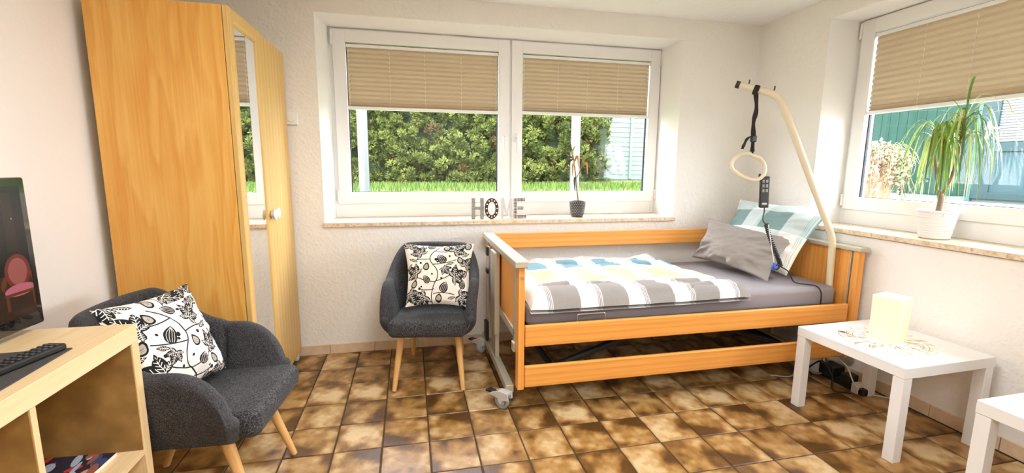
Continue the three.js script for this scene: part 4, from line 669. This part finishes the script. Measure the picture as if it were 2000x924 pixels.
{
  const p = thing('potted_plant', 'dragon tree with drooping narrow leaves in a white ribbed pot', 'plant', [2.79, 0.93, -1.905]);
  const pr = [[0, 0.004], [0.06, 0], [0.065, 0.004]]; for (let k = 0; k <= 40; k++) { const y = 0.006 + k * 0.0034; pr.push([lerp(0.066, 0.086, y / 0.145) + 0.0012 * Math.sin(k * Math.PI / 2 + 0.3), y]); } pr.push([0.09, 0.143], [0.091, 0.152], [0.088, 0.156], [0.083, 0.15], [0.079, 0.125], [0, 0.125]);
  mesh('pot', lathe(pr, 48), M.white, p); mesh('soil', cyl(0.078, 0.078, 0.008, 30, 0, 0.123, 0), std(0x33261a, 1), p);
  const br = [[V(0, 0.13, 0), V(0.004, 0.2, 0.004), V(0, 0.245, 0)], [V(0, 0.24, 0), V(0, 0.27, -0.02), V(0.01, 0.36, -0.04), V(-0.01, 0.5, -0.06), V(0, 0.58, -0.05)], [V(0, 0.24, 0), V(0, 0.27, 0.02), V(0.0, 0.36, 0.045), V(0.01, 0.5, 0.05), V(0, 0.63, 0.06)]];
  mesh('trunk', br.map((q, k) => tube(q, k ? 0.008 : 0.013, 24, 10)), std(0xb59a76, 0.85, { bumpMap: T.fabricB, bumpScale: 0.002 }), p);
  const r = rng(19), mats = [0x86a83a, 0x6f9430, 0xa9bf55, 0x55692a, 0xc9d08a].map((q) => new THREE.MeshPhysicalMaterial({ color: q, roughness: 0.45, transmission: 0.2, thickness: 0, side: THREE.DoubleSide }));
  for (let k = 0; k < 96; k++) {
    const side = k % 2, base = side ? V(0, 0.50 + r() * 0.15, 0.058) : V(-0.004, 0.46 + r() * 0.14, -0.055), a = r() * 6.283, l = 0.07 + r() * 0.09, up = 0.02 + r() * 0.05, drop = 0.12 + r() * 0.24, q = V(Math.cos(a) * 0.8, 0, Math.sin(a));
    if (base.x + q.x * l * 1.5 > 0.1) q.x = 0.4; if (q.x < -0.6) q.x = -0.6;
    mesh('leaf', ribbonLeaf([base, base.clone().addScaledVector(q, l * 0.6).add(V(0, up, 0)), base.clone().addScaledVector(q, l * 1.1).add(V(0, -drop * 0.35, 0)), base.clone().addScaledVector(q, l * 1.25).add(V(0, -drop, 0))], 0.011), mats[Math.floor(r() * 5)], p);
  }
  for (const [dx, dy, dz, sx] of [[0.02, 0.14, 0.10, 0], [-0.02, 0.1, 0.17, 0], [-0.02, 0.02, 0.2, 0], [-0.03, 0.2, 0.035, 1], [0.02, 0.12, 0.02, 1], [-0.02, 0.13, -0.14, 1], [-0.03, 0.04, 0.17, 1], [-0.04, 0.06, -0.18, 1]]) { const b = V(0, 0.63, 0.06); mesh('leaf', ribbonLeaf([b, b.clone().add(V(dx * 0.5, dy * 0.8, dz * 0.45)), b.clone().add(V(dx, dy * (sx ? 1.0 : 0.7), dz)), b.clone().add(V(dx * 1.2, sx ? dy : dy - 0.13, dz * 1.25))], 0.012), mats[sx ? 1 : 4], p); }
}

// ---------------------------------------------------------------- shelf unit with television, remote control, felt mat and magazine
{
  const x0 = -1.3, x1 = -0.855, z0 = -1.605, z1 = -0.77, h = 0.8;
  const s = thing('shelf_unit', 'birch open shelf unit carrying the television', 'shelf', [-1.08, 0, -1.19]);
  const L = (g) => g.translate(1.08, 0, 1.19);
  mesh('top_board', L(bx(x0, h - 0.055, z0, x1, h, z1, 0.002, 'z')), M.birch, s);
  mesh('side_board', L(bx(x0, 0, z0, x1, h - 0.055, z0 + 0.035, 0.002)), M.birch, s); mesh('side_board', L(bx(x0, 0, z1 - 0.035, x1, h - 0.055, z1, 0.002)), M.birch, s);
  mesh('bottom_board', L(bx(x0, 0, z0 + 0.035, x1, 0.05, z1 - 0.035, 0.002, 'z')), M.birch, s);
  mesh('divider', L(bx(x0 + 0.01, 0.05, -1.195, x1 - 0.002, h - 0.055, -1.178, 0.001)), M.birch, s);
  mesh('shelf_board', L(bx(x0 + 0.01, 0.372, z0 + 0.035, x1 - 0.002, 0.39, -1.195, 0.001, 'z')), M.birch, s); mesh('shelf_board', L(bx(x0 + 0.01, 0.372, -1.178, x1 - 0.002, 0.39, z1 - 0.035, 0.001, 'z')), M.birch, s);
  const stainShade = std(0xffffff, 0.7, { map: dataTex(256, 256, (u, v) => mixc([176, 139, 78], [132, 97, 48], clamp(fbm(u * 6, v * 6, 5, 6, 6) * 1.5 - 0.3)), true, 1 / 0.4, 1 / 0.4) });  // stained brown, darkened so the colour carries the shade inside the cells
  mesh('back_board', L(bx(x0, 0.05, z0 + 0.035, x0 + 0.008, h - 0.055, z1 - 0.035, 0)), stainShade, s);
  for (const z of [z0 + 0.035, -1.178]) mesh('shade_lining', L(bx(x0 + 0.008, 0.39, z, x1 - 0.004, h - 0.055, z + 0.003, 0)), stainShade, s).userData.label = 'added stained lining, its brown darkened for the shade inside the cell';
}
{
  const t = thing('television', 'black flat television on the shelf unit at the left edge', 'television', [-1.12, 0.8, -1.25]);
  const zf = -0.367, zn = 0.36, yb = 0.02, yt = 0.458;
  mesh('housing', bx(-0.035, yb, zf, 0.02, yt, zn, 0.006), M.blackgloss, t);
  const tex = canvasTex(768, 448, (x, w, h) => {
    x.fillStyle = '#0b0908'; x.fillRect(0, 0, w, h); const r = rng(3);
    x.fillStyle = '#17140f'; x.fillRect(0, 0, w, 250); x.fillStyle = '#241b12'; x.fillRect(620, 0, 60, 240); x.fillStyle = '#2e241a'; x.fillRect(690, 20, 40, 200);
    x.fillStyle = '#3a2418'; x.beginPath(); x.moveTo(0, 330); x.lineTo(w, 290); x.lineTo(w, h); x.lineTo(0, h); x.fill();
    const chair = (cx, cy, s) => { x.save(); x.translate(cx, cy); x.scale(s, s); x.fillStyle = '#7a2f24'; x.beginPath(); x.ellipse(0, -70, 62, 74, 0, 0, 7); x.fill(); x.fillStyle = '#a85a52'; x.beginPath(); x.ellipse(0, -70, 46, 58, 0, 0, 7); x.fill(); x.fillStyle = '#c46a78'; x.beginPath(); x.ellipse(0, 10, 74, 26, 0, 0, 7); x.fill(); x.fillStyle = '#6a3a1c'; x.fillRect(-72, 20, 14, 70); x.fillRect(58, 20, 14, 70); x.fillRect(-76, 18, 152, 12); x.beginPath(); x.ellipse(-72, -30, 12, 30, 0.3, 0, 7); x.fill(); x.beginPath(); x.ellipse(72, -30, 12, 30, -0.3, 0, 7); x.fill(); x.restore(); };
    chair(715, 345, 0.8); chair(430, 330, 0.9); chair(180, 330, 1.0);
    x.fillStyle = '#8f7896'; for (const cx of [600, 330, 80]) { x.beginPath(); x.ellipse(cx, 90, 20, 34, 0, 0, 7); x.fill(); x.fillRect(cx - 16, 100, 32, 120); }
    x.fillStyle = '#d8d2d8'; for (let k = 0; k < 30; k++) x.fillRect(r() * w, 60 + r() * 60, 3, 5);
  });
  const sc = new THREE.PlaneGeometry(zn - zf - 0.05, yt - yb - 0.065); sc.rotateY(Math.PI / 2); sc.translate(0.0212, (yt + yb) / 2 + 0.008, (zn + zf) / 2);
  mesh('screen', sc, new THREE.MeshPhysicalMaterial({ color: 0x050505, roughness: 0.2, emissive: 0xffffff, emissiveMap: tex, emissiveIntensity: 0.6 }), t);
  mesh('neck', bx(-0.02, 0.008, -0.06, 0.0, 0.03, 0.06, 0.003), M.blackgloss, t); mesh('stand_foot', bx(-0.1, 0, -0.1, 0.09, 0.01, 0.24, 0.004), M.blackgloss, t);
}
{
  const m = mesh('felt_mat', bx(-0.078, 0, -0.13, 0.078, 0.004, 0.13, 0.001), std(0x4a4644, 0.98, { bumpMap: T.fabricB, bumpScale: 0.001 })); m.position.set(-0.978, 0.8, -1.275); m.rotation.y = 0.05; tag(m, 'dark grey felt mat on the shelf unit under the remote', 'mat');
  const r = thing('remote_control', 'black television remote control on the felt mat', 'remote control', [-0.955, 0.804, -1.305], -0.22);
  mesh('case', bx(-0.025, 0, -0.1, 0.025, 0.02, 0.1, 0.007), M.black, r); const bm = std(new THREE.Color().setRGB(0.06, 0.06, 0.065), 0.4), kg = bx(-0.0045, 0, -0.004, 0.0045, 0.004, 0.004, 0.0015);
  for (let j = 0; j < 11; j++) for (let i = 0; i < 3; i++) { const b = mesh('button', kg, bm, r); b.position.set(-0.014 + i * 0.014, 0.0185, -0.08 + j * 0.0155); }
}
{
  const cov = canvasTex(512, 384, (x, w, h) => { x.fillStyle = '#20263a'; x.fillRect(0, 0, w, h); const r = rng(14), c = ['#c33a2c', '#e8e2da', '#3c4a72', '#9a5a4a', '#d8a070', '#5a2f52', '#a9b4c4']; for (let k = 0; k < 60; k++) { x.fillStyle = c[Math.floor(r() * 7)]; x.beginPath(); x.ellipse(r() * w, r() * h, 10 + r() * 50, 8 + r() * 26, r() * 3, 0, 7); x.fill(); } x.fillStyle = '#c02a22'; x.fillRect(0, h - 90, w, 70); x.fillStyle = '#f2eee8'; for (let k = 0; k < 9; k++) x.fillRect(30 + k * 50, h - 70, 32, 30); });
  const m = thing('magazine', 'glossy magazine lying in the lower compartment of the shelf unit', 'magazine', [-1.03, 0.39, -1.42], -0.05);
  mesh('pages', bx(-0.102, 0, -0.135, 0.102, 0.011, 0.135, 0.001), std(0xeee8de, 0.8), m); const cg = new THREE.PlaneGeometry(0.204, 0.27).rotateX(-Math.PI / 2).rotateY(0).translate(0, 0.0114, 0); mesh('cover', cg, std(0xffffff, 0.25, { map: cov }), m);
}

renderer.render(scene, camera);
